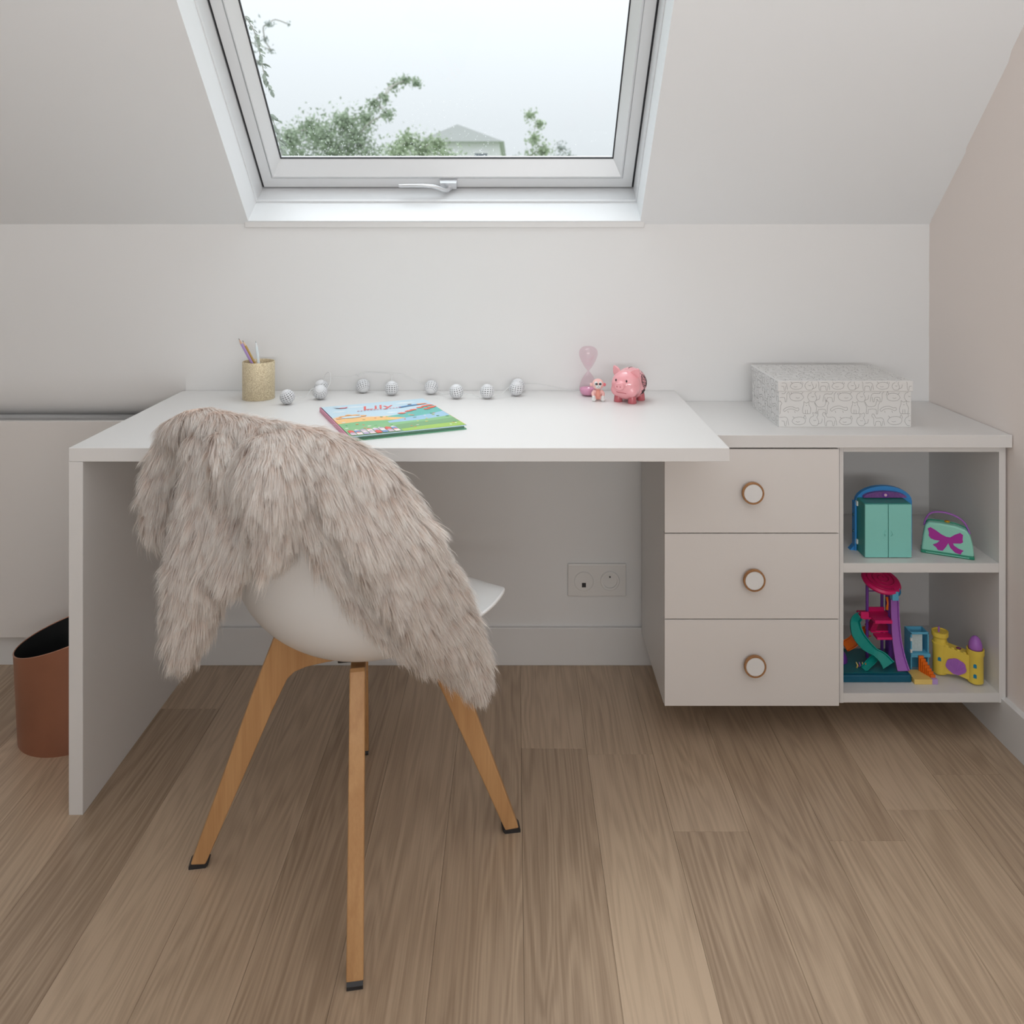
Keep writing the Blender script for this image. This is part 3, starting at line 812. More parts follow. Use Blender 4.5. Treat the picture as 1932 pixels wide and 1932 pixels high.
band(ridge([(0.005, .74), (.25, .72), (.5, .72), (.75, .71), (.995, .66)]), (136, 192, 134))
band(ridge([(.35, .84), (.55, .78), (.8, .77), (.995, .74)]), (120, 170, 116))
band(ridge([(.45, .93), (.7, .90), (.995, .88)]), (160, 200, 84))
r_ = random.Random(4)
for k in range(46):   # orchard dots, flowers
    a = r_.uniform(.02, .98); b = r_.uniform(.50, .98); c = r_.choice([(240, 120, 84), (250, 214, 96), (236, 240, 232), (84, 150, 96), (244, 150, 110), (190, 214, 100)])
    blob(a, b, r_.uniform(.008, .02), r_.uniform(.006, .014), c, 7, .25, k)
for a, b in ((.62, .46), (.70, .41), (.76, .38), (.84, .33), (.90, .29), (.95, .27), (.93, .36), (.97, .33), (.88, .39)): blob(a, b, .035, .022, (240, 112, 86), 9, .25, int(a*100))
for a, b in ((.10, .40), (.16, .37), (.22, .39), (.06, .45), (.27, .43), (.19, .42)): blob(a, b, .035, .02, (246, 178, 108), 9, .25, int(a*100))
blob(.17, .44, .09, .03, (206, 228, 238), 12, .1, 3)
for k in range(16):  # little town in the near corner
    a = .02+(k % 8)*.052; b = .86+(k//8)*.07; c = [(232, 90, 80), (236, 216, 220), (190, 176, 208), (246, 232, 226), (214, 196, 206), (120, 150, 200)][(k*5) % 6]
    patch([(a, b), (a+.045, b), (a+.045, b+.06), (a, b+.06)], c)
    patch([(a-.004, b), (a+.022, b-.03), (a+.049, b)], [(226, 96, 80), (250, 240, 236), (176, 160, 196)][k % 3])
# small red and black bird, a blue streak with an orange wing
patch([(.10, .075), (.14, .10), (.20, .105), (.235, .085), (.21, .125), (.15, .125)], (214, 70, 90)); patch([(.10, .075), (.15, .105), (.16, .125), (.12, .11)], (60, 60, 80))
patch([(.66, .245), (.78, .215), (.86, .205), (.85, .235), (.76, .25), (.68, .275)], (78, 146, 200)); patch([(.85, .20), (.94, .195), (.96, .215), (.86, .235)], (240, 140, 96)); blob(.79, .195, .022, .016, (120, 84, 74), 9, .1, 1)
for k in range(14):   # the small line of print under the title, too fine to read
    a = .27+k*.030; patch([(a, .262), (a+.020, .258), (a+.020, .272), (a, .276)], (226, 120, 140))
ap = part('cover_print', art, M_print, cv)
# title lettering
def text_mb(txt, size, M, ext=.0, shear=0.0, space=1.0):
    cu = bpy.data.curves.new('t', 'FONT'); cu.body = txt; cu.size = size; cu.extrude = ext; cu.align_x = 'CENTER'; cu.shear = shear; cu.space_character = space; cu.resolution_u = 3
    o = bpy.data.objects.new('t', cu); col.objects.link(o); me = evaluated(o, 't')
    mb = MB().add([M @ v.co for v in me.vertices], [tuple(p.vertices) for p in me.polygons])
    bpy.data.objects.remove(o); bpy.data.curves.remove(cu); return mb
Mt = Matrix(((ux.x, -uy.x, 0, 0), (ux.y, -uy.y, 0, 0), (0, 0, 1, 0), (0, 0, 0, 1)))
tb = BP(.47*BWd, .235*BHt, BTk+.0006)
part('title', text_mb('Lily', .056, Matrix.Translation(tb) @ Mt, shear=.25, space=1.0), mat('title_red', srgb(238, 104, 100), .4), cv)

# ------------------------------------------------------------------ hourglass
hc = Vector(((1110-VX)*2.262/F, 2.262, DZ))
hg = thing('hourglass', hc, 'pink glass hourglass with pink glitter sand', 'hourglass')
mh = bpy.data.materials.new('pink_glass'); mh.use_nodes = True; nt = mh.node_tree; nt.nodes.clear()
o_ = nt.nodes.new('ShaderNodeOutputMaterial'); tr = nt.nodes.new('ShaderNodeBsdfTransparent'); gl = nt.nodes.new('ShaderNodeBsdfGlossy')
tr.inputs['Color'].default_value = (.965, .895, .92, 1); gl.inputs['Roughness'].default_value = .03
mx = nt.nodes.new('ShaderNodeMixShader'); lw = nt.nodes.new('ShaderNodeLayerWeight'); lw.inputs['Blend'].default_value = .08
mx.inputs['Fac'].default_value = .06; nt.links.new(tr.outputs[0], mx.inputs[1]); nt.links.new(gl.outputs[0], mx.inputs[2]); nt.links.new(mx.outputs[0], o_.inputs['Surface'])
gp = [(.012, .0005), (.017, .002), (.0215, .007), (.0238, .016), (.0238, .024), (.0215, .034), (.0165, .045), (.0095, .056), (.0040, .063), (.0022, .066), (.0040, .069), (.0095, .076), (.0165, .088), (.0220, .100), (.0246, .110), (.0243, .118), (.0210, .1245), (.0145, .1295), (.006, .1315), (.0005, .132)]
gpc = [tuple(q) for q in catmull(gp, 3)]
part('glass_bulbs', MB().lathe(gpc, 40), mh, hg, world=False, smooth=True)
M_sand = mat('pink_glitter_sand', srgb(236, 178, 208), .45, metal=.15, var=.35, vscale=900)
part('sand', MB().lathe([(.0105, .0015), (.0158, .003), (.0203, .008), (.0226, .016), (.0228, .0205), (.012, .0225), (0, .024)], 32, cap=(True, False)), M_sand, hg, world=False, smooth=True)
sp = MB(); r_ = random.Random(2)
for k in range(90):
    a = r_.uniform(0, 6.28); zz = r_.uniform(.080, .106); rr_ = .5*min(.0225, (zz-.066)*.55)*math.sqrt(r_.random())*1.7
    sp.ell((rr_*math.cos(a), rr_*math.sin(a), zz), (.00045,)*3, 4, 3)
o = part('glitter', sp, M_sand, hg, world=False); o['kind'] = 'stuff'

# ------------------------------------------------------------------ small monkey figurine
mc = Vector(((1128-VX)*2.197/F, 2.197, DZ))
mk = thing('monkey_figurine', mc, 'tiny seated pink and white monkey figurine before the hourglass', 'figurine', rz=0)
P_ = mat('figurine_pink', srgb(246, 196, 190), .6, spec=.3); Cr = mat('figurine_coral', srgb(238, 164, 148), .6, spec=.3); Wt = mat('figurine_white', srgb(232, 232, 230), .6, spec=.3)
Ey = mat('figurine_eye', srgb(58, 58, 66), .15, spec=.6); Er = mat('figurine_ear', srgb(234, 120, 130), .6)
bd = MB().ell((0, .003, .0165), (.0105, .0095, .0155), 20, 12)
for s_ in (-1, 1):
    bd.tube([(s_*.008, .0, .026), (s_*.0135, -.004, .019), (s_*.012, -.010, .012)], [.0048, .0046, .004], 10)
    bd.tube([(s_*.007, .0, .007), (s_*.011, -.008, .0055)], [.006, .005], 10)
part('body', fuse(bd, .0008, 3), P_, mk, world=False, smooth=True)
part('belly', MB().ell((0, -.0035, .0165), (.0062, .0050, .0135), 16, 10), Cr, mk, world=False, smooth=True)
hdm = part('head', MB().ell((0, -.001, .0430), (.0150, .0135, .0142), 24, 14), P_, mk, world=False, smooth=True)
fc = MB().ell((-.0045, -.0085, .0455), (.0062, .0062, .0066), 14, 10); fc.ell((.0045, -.0085, .0455), (.0062, .0062, .0066), 14, 10); fc.ell((0, -.0105, .0385), (.0078, .0060, .0056), 14, 10)
part('face', fuse(fc, .0006, 3), Wt, hdm, world=False, smooth=True)
for s_ in (-1, 1):
    part('eye', MB().ell((s_*.0047, -.0142, .0455), (.0036, .0018, .0030), 14, 10), Ey, hdm, world=False, smooth=True)
    part('ear', MB().ell((s_*.0172, .0, .0415), (.0038, .0022, .0046), 14, 10), Er if s_ > 0 else P_, hdm, world=False, smooth=True)
    part('hand', MB().ell((s_*.0118, -.0115, .0115), (.0044, .0038, .0040), 12, 8), Wt, mk, world=False, smooth=True)
    part('foot', MB().ell((s_*.0118, -.0120, .0056), (.0056, .0040, .0056), 14, 10), Wt, mk, world=False, smooth=True)
part('nose', MB().ell((0, -.0162, .0398), (.0022, .0010, .0014), 10, 6), mat('figurine_nose', srgb(190, 190, 190), .5), hdm, world=False, smooth=True)
part('mouth', MB().tube([(-.0042, -.0150, .0368), (0, -.0163, .0355), (.0042, -.0150, .0368)], .0004, 6), Ey, hdm, world=False)

# ------------------------------------------------------------------ piggy bank
pc_ = Vector(((1187-VX)*2.193/F, 2.193, DZ))
pig = thing('piggy_bank', pc_, 'glossy pink ceramic piggy bank with a black star and line drawing', 'piggy bank', rz=math.radians(-35))
# local: -Y is the snout, +X the pig's left
PG = mat('pig_glaze', srgb(246, 172, 178), .16, spec=.55, coat=.4); PD = mat('pig_foot_glaze', srgb(200, 104, 112), .22, spec=.5, coat=.3); PB = mat('pig_black', (.03, .02, .025), .4)
b_ = MB().ell((0, .008, .0455), (.0415, .0455, .0410), 32, 20); b_.ell((0, -.016, .0450), (.0395, .032, .0385), 28, 16)
b_.ell((.018, -.028, .032), (.019, .014, .017), 18, 12); b_.ell((-.018, -.028, .032), (.019, .014, .017), 18, 12)
b_.tube([(0, -.040, .047), (0, -.0575, .0455)], [.0135, .0130], 20, flat=.78)
pbod = part('body', fuse(b_, .0016, 14), PG, pig, world=False, smooth=True)
for s_ in (-1, 1):
    ear = MB()
    ear.prism([(-.012, -.004), (.012, -.004), (.0125, .006), (.007, .015), (.000, .021), (-.006, .015), (-.0115, .006)], -.0028, .0028,
              lambda a, c, d: Euler((.35 if s_ > 0 else .05, s_*.55, s_*.35)).to_matrix() @ Vector((a, d, c))+Vector((s_*.0255, -.018, .0735)))
    eo = part('ear', ear, PG, pig, world=False)
    bv = eo.modifiers.new('b', 'BEVEL'); bv.width = .0018; bv.segments = 3
    part('eye', MB().ell((s_*.0150, -.0435, .0590), (.0020, .0022, .0034), 12, 8), PB, pig, world=False, smooth=True)
    part('nostril', MB().ell((s_*.0045, -.0572, .0455), (.0017, .0008, .0025), 10, 6), PD, pig, world=False, smooth=True)
    for yy in (-.022, .026):
        part('foot', MB().lathe([(.0105, 0), (.0115, .0015), (.0105, .012), (.009, .022)], 20, M=Matrix.Translation((s_*.020, yy, 0))), PD, pig, world=False, smooth=True, sharp=40)
part('mouth', MB().tube([(-.014, -.0425, .0290), (-.006, -.0462, .0284), (.006, -.0462, .0284), (.014, -.0425, .0270)], .0007, 6), PD, pig, world=False)
pbv = BVHTree.FromPolygons([v.co for v in pbod.data.vertices], [tuple(q.vertices) for q in pbod.data.polygons])
slot_pts = [pbv.ray_cast(Vector((0, y_, .2)), Vector((0, 0, -1)), .3)[0] for y_ in (-.004, .003, .010, .017)]
part('coin_slot', MB().tube([p_+Vector((0, 0, -.0002)) for p_ in slot_pts], .0011, 6), PB, pig, world=False)
dec = MB()
def side_pt(y, z):
    h = pbv.ray_cast(Vector((.1, y, z)), Vector((-1, 0, 0)), .2); return h[0]+Vector((.0004, 0, 0)) if h[0] is not None else Vector((.038, y, z))
def line2(pts, r=.0007): dec.tube([side_pt(a, b) for a, b in pts], r, 5)
cy, cz = .008, .054
for rr_ in (.016, .012): line2([(cy+rr_*.8*math.cos(2*PI*k/14), cz+rr_*math.sin(2*PI*k/14)) for k in range(15)])
for k in range(6):
    a = 2*PI*k/6; line2([(cy+.003*math.cos(a), cz+.003*math.sin(a)), (cy+.008*math.cos(a+.3), cz+.010*math.sin(a+.3)), (cy+.0125*math.cos(a), cz+.016*math.sin(a))])
star = []
for k in range(11):
    a = PI/2+2*PI*k/10; r2 = .009 if k % 2 == 0 else .0038; star.append((cy-.002+r2*math.cos(a), cz-.026+r2*math.sin(a)))
line2(star, .0009)
for k in range(5): line2([(cy-.002, cz-.026), star[2*k]], .0009)
line2([(cy-.002, cz+.014), (cy-.004, cz+.024)]); line2([(cy+.004, cz+.014), (cy+.010, cz+.022)])
part('line_drawing', dec, PB, pig, world=False)

# ------------------------------------------------------------------ patterned storage box
bx0, bx1, by0, by1, bz = .632, .949, 2.032, 2.262, CZT
sb = thing('storage_box', ((bx0+bx1)/2, (by0+by1)/2, bz), 'white lidded storage box printed with fine animal sketches', 'box')
M_card = mat('box_card', (.80, .795, .78), .7, spec=.25, bump=.05, bscale=300); M_ink = mat('box_ink', srgb(142, 140, 138), .8)
bo = part('body', MB().box(bx0, bx1, by0, by1, bz, bz+.100, b=.001), M_card, sb)
li = part('lid', MB().box(bx0-.003, bx1+.003, by0-.003, by1+.003, bz+.0865, bz+.1115, b=.0012), M_card, sb)
animals = [
 [[(0, 0), (.1, .5), (.3, .62), (.7, .6), (.85, .9), (1, .95), (1.05, .75), (.9, .6), (.9, .3), (.85, 0), (.75, 0), (.72, .3), (.35, .3), (.3, 0), (.2, 0), (.15, .35)], [(.88, .82), (.9, .84)]],
 [[(.2, 0), (.15, .4), (.3, .7), (.3, .95), (.42, .85), (.58, .85), (.7, .95), (.7, .7), (.8, .4), (.75, 0), (.2, 0)], [(.4, 0), (.42, .3)], [(.58, 0), (.56, .3)], [(.45, .66), (.5, .62), (.55, .66)]],
 [[(0, .3), (.2, .1), (.6, .05), (.95, .15), (1.05, .4), (.9, .6), (.5, .65), (.15, .55), (0, .3)], [(.9, .55), (1, .8), (1.1, .5)], [(.3, .3), (.45, .25), (.6, .3)], [(.2, .55), (.05, .7)]],
 [[(.05, 0), (.1, .45), (-.05, .8), (0, .82), (.2, .5), (.7, .55), (.8, .8), (.9, .95), (1.05, .8), (.95, .6), (.9, 0), (.8, 0), (.78, .3), (.25, .3), (.2, 0), (.05, 0)], [(.85, .95), (.83, 1.05), (.92, .97)]],
 [[(.3, 0), (.1, .3), (.2, .6), (.4, .7), (.35, .95), (.5, .9), (.7, 1), (.75, .75), (.65, .6), (.8, .3), (.7, 0), (.3, 0)], [(.7, .1), (1, .2), (1.05, .5)], [(.5, .78), (.55, .75)], [(.4, .4), (.5, .35), (.6, .4)]],
 [[(0, .15), (.3, .35), (.7, .35), (1, .2), (1.15, .3), (1.1, .45), (.9, .42), (.6, .55), (.2, .5), (-.1, .3), (0, .15)], [(.25, .2), (.3, .05)], [(.8, .2), (.85, .05)]]]
def sketch(mb, fn, u0, u1, v0, v1, s, seed):
    r_ = random.Random(seed); rows = max(1, int(round((v1-v0)/(s*.95)))); 
    for j in range(rows):
        u = u0-s*(.25+.45*(j % 2)); k = 0
        while u < u1:
            an = animals[(k*2+j*3) % 6]; v = v0+(v1-v0)*(j+.12)/rows; fl = (k+j) % 3 == 0; rot = r_.uniform(-.15, .15)
            sc = s*r_.uniform(.80, .92)
            for ln_ in an:
                P2 = [((1-a if fl else a)*sc, b*sc) for a, b in ln_]
                P2 = [(float(q[0]), float(q[1])) for q in (catmull(P2, 2) if len(P2) > 2 else P2)]
                for (a0, b0), (a1, b1) in zip(P2, P2[1:]):
                    dx, dy = a1-a0, b1-b0; l = math.hypot(dx, dy) or 1; wx, wy = -dy/l*.00032, dx/l*.00032
                    pts4 = [(a0+wx, b0+wy), (a0-wx, b0-wy), (a1-wx, b1-wy), (a1+wx, b1+wy)]
                    pts4 = [(u+a, v+b) for a, b in pts4]
                    if any(a < u0+.0005 or a > u1-.0005 or b < v0+.0005 or b > v1-.0005 for a, b in pts4): continue
                    mb.add([fn(a, b) for a, b in pts4], [(0, 1, 2, 3)])
            u += s*r_.uniform(1.0, 1.15); k += 1
ink = MB()
sketch(ink, lambda a, b: (a, by0-.0003, b), bx0, bx1, bz+.001, bz+.0865, .036, 1)
sketch(ink, lambda a, b: (bx0-.0003, a, b), by0, by1, bz+.001, bz+.0865, .036, 2)
sketch(ink, lambda a, b: (bx1+.0003, a, b), by0, by1, bz+.001, bz+.0865, .036, 4)
part('printed_sketches', ink, M_ink, bo)
ink = MB()
sketch(ink, lambda a, b: (a, by0-.0033, b), bx0, bx1, bz+.087, bz+.111, .032, 3)
sketch(ink, lambda a, b: (bx0-.0033, a, b), by0, by1, bz+.087, bz+.111, .032, 5)
sketch(ink, lambda a, b: (a, b, bz+.1118), bx0, bx1, by0, by1, .036, 6)
part('printed_sketches', ink, M_ink, li)

# ------------------------------------------------------------------ toys on the shelves
def toy(name, c, rough=.35): return MATS.get(name) or mat(name, srgb(*c), rough, spec=.45)
T_teal = toy('toy_teal', (140, 214, 204)); T_tealD = toy('toy_teal_dark', (60, 150, 140)); T_blue = toy('toy_blue', (60, 146, 214)); T_blueL = toy('toy_sky_blue', (96, 180, 214))
T_mint = toy('toy_mint', (150, 220, 200)); T_mag = toy('toy_magenta', (176, 50, 160)); T_green = toy('toy_green', (30, 140, 110)); T_pur = toy('toy_purple', (116, 64, 160)); T_lil = toy('toy_lilac', (170, 106, 196))
T_pink = toy('toy_hot_pink', (228, 32, 112)); T_org = toy('toy_orange', (236, 116, 30)); T_yel = toy('toy_yellow', (236, 208, 84)); T_navy = toy('toy_sea_blue', (10, 92, 118)); T_turq = toy('toy_turquoise', (0, 150, 140))
T_gold = mat('toy_gold', srgb(214, 160, 50), .3, metal=.6); T_sand = toy('toy_sand', (240, 208, 120)); T_white = toy('toy_white', (225, 232, 232))
# toy wardrobe
wf = 2.006; wx0, wx1 = .828, .938
wd = thing('toy_wardrobe', ((wx0+wx1)/2, 2.04, ZS), 'teal toy wardrobe with a blue arched back on the upper shelf', 'toy')
part('body', MB().box(wx0, wx1, wf+.004, wf+.050, ZS, ZS+.128, b=.0015), T_tealD, wd)
for a, b in ((wx0, (wx0+wx1)/2-.0008), ((wx0+wx1)/2+.0008, wx1)):
    d = part('door', MB().box(a, b, wf, wf+.005, ZS+.0015, ZS+.1265, b=.001), T_teal, wd)
    hx_ = b-.006 if b < .9 else a+.006
    part('handle', MB().tube([(hx_, wf, ZS+.052), (hx_+(.003 if b < .9 else -.003)*-1, wf-.003, ZS+.058), (hx_, wf, ZS+.066)], .0009, 6), T_teal, d)
ab0, ab1 = .826, .962
arch = [(ab0, ZS), (ab1, ZS), (ab1, ZS+.118)]+[((ab0+ab1)/2+(ab1-ab0)/2*math.cos(a), ZS+.118+.037*math.sin(a)) for a in [PI*k/14 for k in range(1, 14)]]+[(ab0, ZS+.118)]
part('arched_back', MB().prism(arch, wf+.050, wf+.062, lambda a, b, d: Vector((a, d, b))), T_blue, wd)
sgn = [(.841+.104*.5*(1+math.cos(a)), ZS+.1300+.0145*math.sin(a)) for a in [PI*k/14 for k in range(15)]]
sg = part('sign_panel', MB().prism(sgn, wf+.040, wf+.0505, lambda a, b, d: Vector((a, d, b))), mat('toy_sign_purple', srgb(126, 80, 150), .4, var=.5, vscale=160), wd)
part('badge', MB().lathe([(.0105, 0), (.0105, .0015)], 20, M=Matrix.Translation((.893, wf+.040, ZS+.1365)) @ Matrix.Scale(.75, 4) @ Matrix.Rotation(PI/2, 4, 'X') @ Matrix.Scale(.85, 4, (0, 1, 0))), T_pur, sg)
part('badge', MB().lathe([(.0035, .0015), (.0035, .0022)], 16, M=Matrix.Translation((.893, wf+.040, ZS+.137)) @ Matrix.Rotation(PI/2, 4, 'X')), toy('toy_pale_pink', (236, 200, 214)), sg)
for zz in (.018, .110):
    part('hinge', MB().box(wx0-.004, wx0, wf+.040, wf+.049, ZS+zz, ZS+zz+.011, b=.0008), T_white, wd)
part('edge_rail', MB().box(ab0-.004, ab0+.001, wf+.046, wf+.064, ZS, ZS+.118, b=.001), T_blue, wd)
for zz in (.045, .085): part('peg', MB().lathe([(.0035, 0), (.003, .0018)], 12, M=Matrix.Translation((ab0-.004, wf+.055, ZS+zz)) @ Matrix.Rotation(-PI/2, 4, 'Y')), T_navy, wd)
part('foot', MB().prism([(ab0-.014, 0), (ab0+.01, 0), (ab0+.01, .012), (ab0-.003, .012)], wf+.050, wf+.066, lambda a, b, d: Vector((a, d, ZS+b))), T_blue, wd)

# toy handbag
hl, hr = Vector((.985, 2.039)), Vector((1.0858, 1.990)); hcx = (hl+hr)/2
bag = thing('toy_handbag', (hcx.x, hcx.y+.018, ZS), 'mint toy handbag with a magenta bow and purple handle', 'toy', rz=math.atan2(hr.y-hl.y, hr.x-hl.x))
hwid = (hr-hl).length/2
bo_ = [(-hwid, .006), (hwid, .006), (hwid*.97, .03), (hwid*.86, .055), (hwid*.70, .068), (hwid*.3, .074), (-hwid*.3, .076), (-hwid*.72, .075), (-hwid*.86, .066), (-hwid*.95, .035)]
bg_ = part('shell', MB().prism(bo_, -.017, .017, lambda a, b, d: Vector((a, d, b))), T_mint, bag, world=False)
m_ = bg_.modifiers.new('b', 'BEVEL'); m_.width = .004; m_.segments = 3
part('base_trim', MB().box(-hwid-.001, hwid+.001, -.0185, .0185, 0, .0075, b=.002), T_green, bag, world=False)
part('base_line', MB().box(-hwid*.82, hwid*.82, -.0192, -.0183, .003, .0045), T_mint, bag, world=False)
rimc = [(a, b) for a, b in [(hwid*.86, .0555), (hwid*.70, .0685), (hwid*.3, .0745), (-hwid*.3, .0765), (-hwid*.72, .0755), (-hwid*.86, .0665)]]
part('rim', MB().tube([Vector((a, .001, b)) for a, b in rimc], .0016, 8), T_green, bag, world=False, smooth=True)
bow = [(-.002, .046), (-.012, .050), (-.024, .058), (-.036, .064), (-.042, .060), (-.039, .050), (-.040, .044), (-.036, .038), (-.028, .035), (-.016, .035), (-.022, .028), (-.031, .023), (-.024, .018), (-.020, .012), (-.010, .012), (-.003, .022), (.002, .032),
       (.006, .022), (.016, .012), (.028, .009), (.030, .014), (.034, .019), (.024, .022), (.014, .028), (.012, .033), (.028, .035), (.033, .039), (.032, .046), (.033, .056), (.027, .060), (.016, .054), (.006, .046)]
bwm = MB(); zc = Vector((0, .036))
vs_ = [Vector((a, -.0180, b)) for a, b in bow]+[Vector((a, -.0168, b)) for a, b in bow]; nb = len(bow)
bwm.prism(bow, -.0182, -.0165, lambda a, b, d: Vector((a, d, b)))
part('bow', bwm, T_mag, bag, world=False)
part('clasp', MB().ell((.0, 0, .0775), (.0065, .0045, .003), 14, 8), T_gold, bag, world=False, smooth=True)
hpts = [(-.050, .062), (-.046, .078), (-.036, .092), (-.018, .098), (.004, .097), (.024, .090), (.038, .078), (.048, .056)]
part('handle', MB().tube(smooth_path([Vector((a, .0, b)) for a, b in hpts]), .0022, 8, flat=1.6, up=(0, 1, 0)), T_lil, bag, world=False, smooth=True)

# water park playset; q(px, py, D) puts a piece where it stands behind the shelf front
q = W
ZL = ZB
py_ = lambda z, D: VY+(EYE-z)*F/D
ps = thing('toy_water_park', (.87, 2.08, ZL), 'toy water park tower with pink swirl roof and slides', 'toy')
part('base', MB().box(.766, .945, 2.020, 2.150, ZL, ZL+.018, b=.003), T_navy, ps)
part('pool', MB().box(.775, .936, 2.028, 2.142, ZL+.018, ZL+.0195, b=.0005), toy('toy_pool', (20, 110, 120)), ps)
def post(px, y0, y1, D, r, m=T_pur):
    a = q(px, y0, D); b = q(px, y1, D); b.z = max(b.z, ZL+.018); part('post', MB().lathe([(r, b.z), (r, a.z)], 14, M=Matrix.Translation((a.x, a.y, 0))), m, ps, smooth=True, sharp=40)
post(1636, 1100, 1260, 2.10, .0036); post(1664, 1100, 1260, 2.125, .0036); post(1681, 1104, 1270, 2.085, .007); post(1673, 1104, 1270, 2.13, .0036)
part('rail', MB().tube([q(1636, 1115, 2.10), q(1664, 1115, 2.125)], .0012, 6), T_pur, ps)
rc = q(1662, 1097, 2.09)
rf = part('swirl_roof', MB().lathe([(.0, -.008), (.030, -.008), (.043, -.004), (.0465, .002), (.043, .007), (.034, .0085), (0, .011)], 36, M=Matrix.Translation(rc) @ Euler((.30, .10, 0)).to_matrix().to_4x4(), cap=(False, False)), T_pink, ps, smooth=True, sharp=40)
spr = []
for k in range(60):
    a = k*.30; r0_ = .004+.0006*k; spr.append(Matrix.Translation(rc) @ Euler((.30, .10, 0)).to_matrix().to_4x4() @ Vector((r0_*math.cos(a), r0_*math.sin(a), .0105-.0022*(r0_/.04)**2)))
part('swirl', MB().tube(spr, .0016, 6), toy('toy_rose', (196, 24, 90)), rf, smooth=True)
def slide(name, pts, hw, m, par, lip=.005, th=.002, upv=(0, 0, 1)):
    """chute: flat floor with raised lips along a path of points"""
    P = smooth_path(pts, 6); n = len(P); vs = []; fs = []
    hws = hw if isinstance(hw, list) else [hw]*len(pts)
    for i in range(n):
        f = i/(n-1)*(len(hws)-1); k = min(int(f), len(hws)-2); h = hws[k]*(1-(f-k))+hws[k+1]*(f-k)
        t = (P[min(i+1, n-1)]-P[max(i-1, 0)]).normalized(); u = Vector(upv); a = t.cross(u).normalized(); b = a.cross(t)
        sec = [(-h-th, lip), (-h, lip), (-h*.9, 0), (h*.9, 0), (h, lip), (h+th, lip), (h+th*.5, -th), (-h-th*.5, -th)]
        vs += [P[i]+a*s+b*w for s, w in sec]
    for i in range(n-1):
        for k in range(8):
            k2 = (k+1) % 8; fs.append((i*8+k, i*8+k2, (i+1)*8+k2, (i+1)*8+k))
    fs.append(tuple(range(8))[::-1]); fs.append(tuple((n-1)*8+k for k in range(8)))
    return part(name, MB().add(vs, fs), m, par, smooth=True, sharp=45)
slide('slide', [q(1687, 1128, 2.075), q(1688, 1165, 2.070), q(1691, 1205, 2.062), q(1697, 1240, 2.050), q(1704, 1266, 2.032)], [.008, .008, .009, .011, .013], T_lil, ps, upv=(0, -1, .25))
slide('slide', [q(1621, 1162, 2.085), q(1613, 1172, 2.07), q(1617, 1195, 2.058), q(1632, 1216, 2.052), q(1650, 1230, 2.050), q(1665, 1241, 2.044), q(1676, 1256, 2.034)], [.007, .010, .013, .012, .007, .011, .015], T_turq, ps, upv=(.1, -1, .4))
slide('slide', [q(1653, 1240, 2.060), q(1643, 1250, 2.052), q(1630, 1263, 2.040)], [.006, .007, .006], T_turq, ps, upv=(0, -.6, 1))
slide('slide', [q(1636, 1192, 2.12), q(1619, 1200, 2.11), q(1608, 1212, 2.10), q(1594, 1220, 2.09)], .011, T_org, ps, upv=(0, -.8, .7), lip=.006)
def plate(px0, px1, y_, D0, D1, h, m=T_pink, name='platform'):
    z = q(px0, y_, D0).z; return part(name, MB().box((px0-VX)*D0/F, (px1-VX)*D0/F, D0, D1, z-h, z, b=.001), m, ps)
plate(1628, 1684, 1165, 2.085, 2.125, .005); plate(1651, 1684, 1171, 2.062, 2.085, .008)
plate(1644, 1684, 1190, 2.085, 2.125, .005); plate(1655, 1686, 1203, 2.060, 2.085, .006)
part('railing', MB().box((1634-VX)*2.12/F, (1668-VX)*2.12/F, 2.118, 2.122, q(1, 1165, 2.12).z, q(1, 1145, 2.12).z, b=.0008), T_pink, ps)
part('railing', MB().box((1623-VX)*2.085/F, (1638-VX)*2.085/F, 2.080, 2.084, q(1, 1166, 2.085).z, q(1, 1153, 2.085).z, b=.0008), T_pink, ps)
part('steps', MB().prism([(0, 0), (.014, 0), (.024, .024), (.010, .024)], 2.085, 2.105, lambda a, b, d: Vector((.872+a, d, .206+b))), toy('toy_crimson', (180, 14, 84)), ps)
part('water_bucket', MB().box((1684-VX)*2.05/F, (1696-VX)*2.05/F, 2.05, 2.066, q(1, 1134, 2.05).z, q(1, 1117, 2.05).z, b=.0015), T_blueL, ps)
part('water_wheel', MB().ell(q(1694, 1117, 2.062), (.008, .004, .010), 14, 8), toy('toy_azure', (20, 120, 170)), ps, smooth=True)
part('swing', MB().tube([q(1673, 1126, 2.075), q(1675, 1138, 2.07), q(1673, 1150, 2.07)], [.0035, .002, .004], 10), T_org, ps, smooth=True)
dome = MB().ell((0, 0, 0), (.024, .020, .030), 24, 14, M=Matrix.Translation((.7925, 2.085, ZL+.019)))
dome.v = [(a, b, max(c, ZL+.018)) for a, b, c in dome.v]
part('cave_dome', dome, T_pur, ps, smooth=True)
for k in range(4):
    part('sea_plant', MB().tube([(.826+k*.007, 2.052+.006*(k % 2), ZL+.018), (.828+k*.0065, 2.05, ZL+.026), (.824+k*.0075, 2.05, ZL+.034)], [.0022, .0018, .0008], 8), [T_sand, T_lil, T_sand, T_org][k], ps, smooth=True)
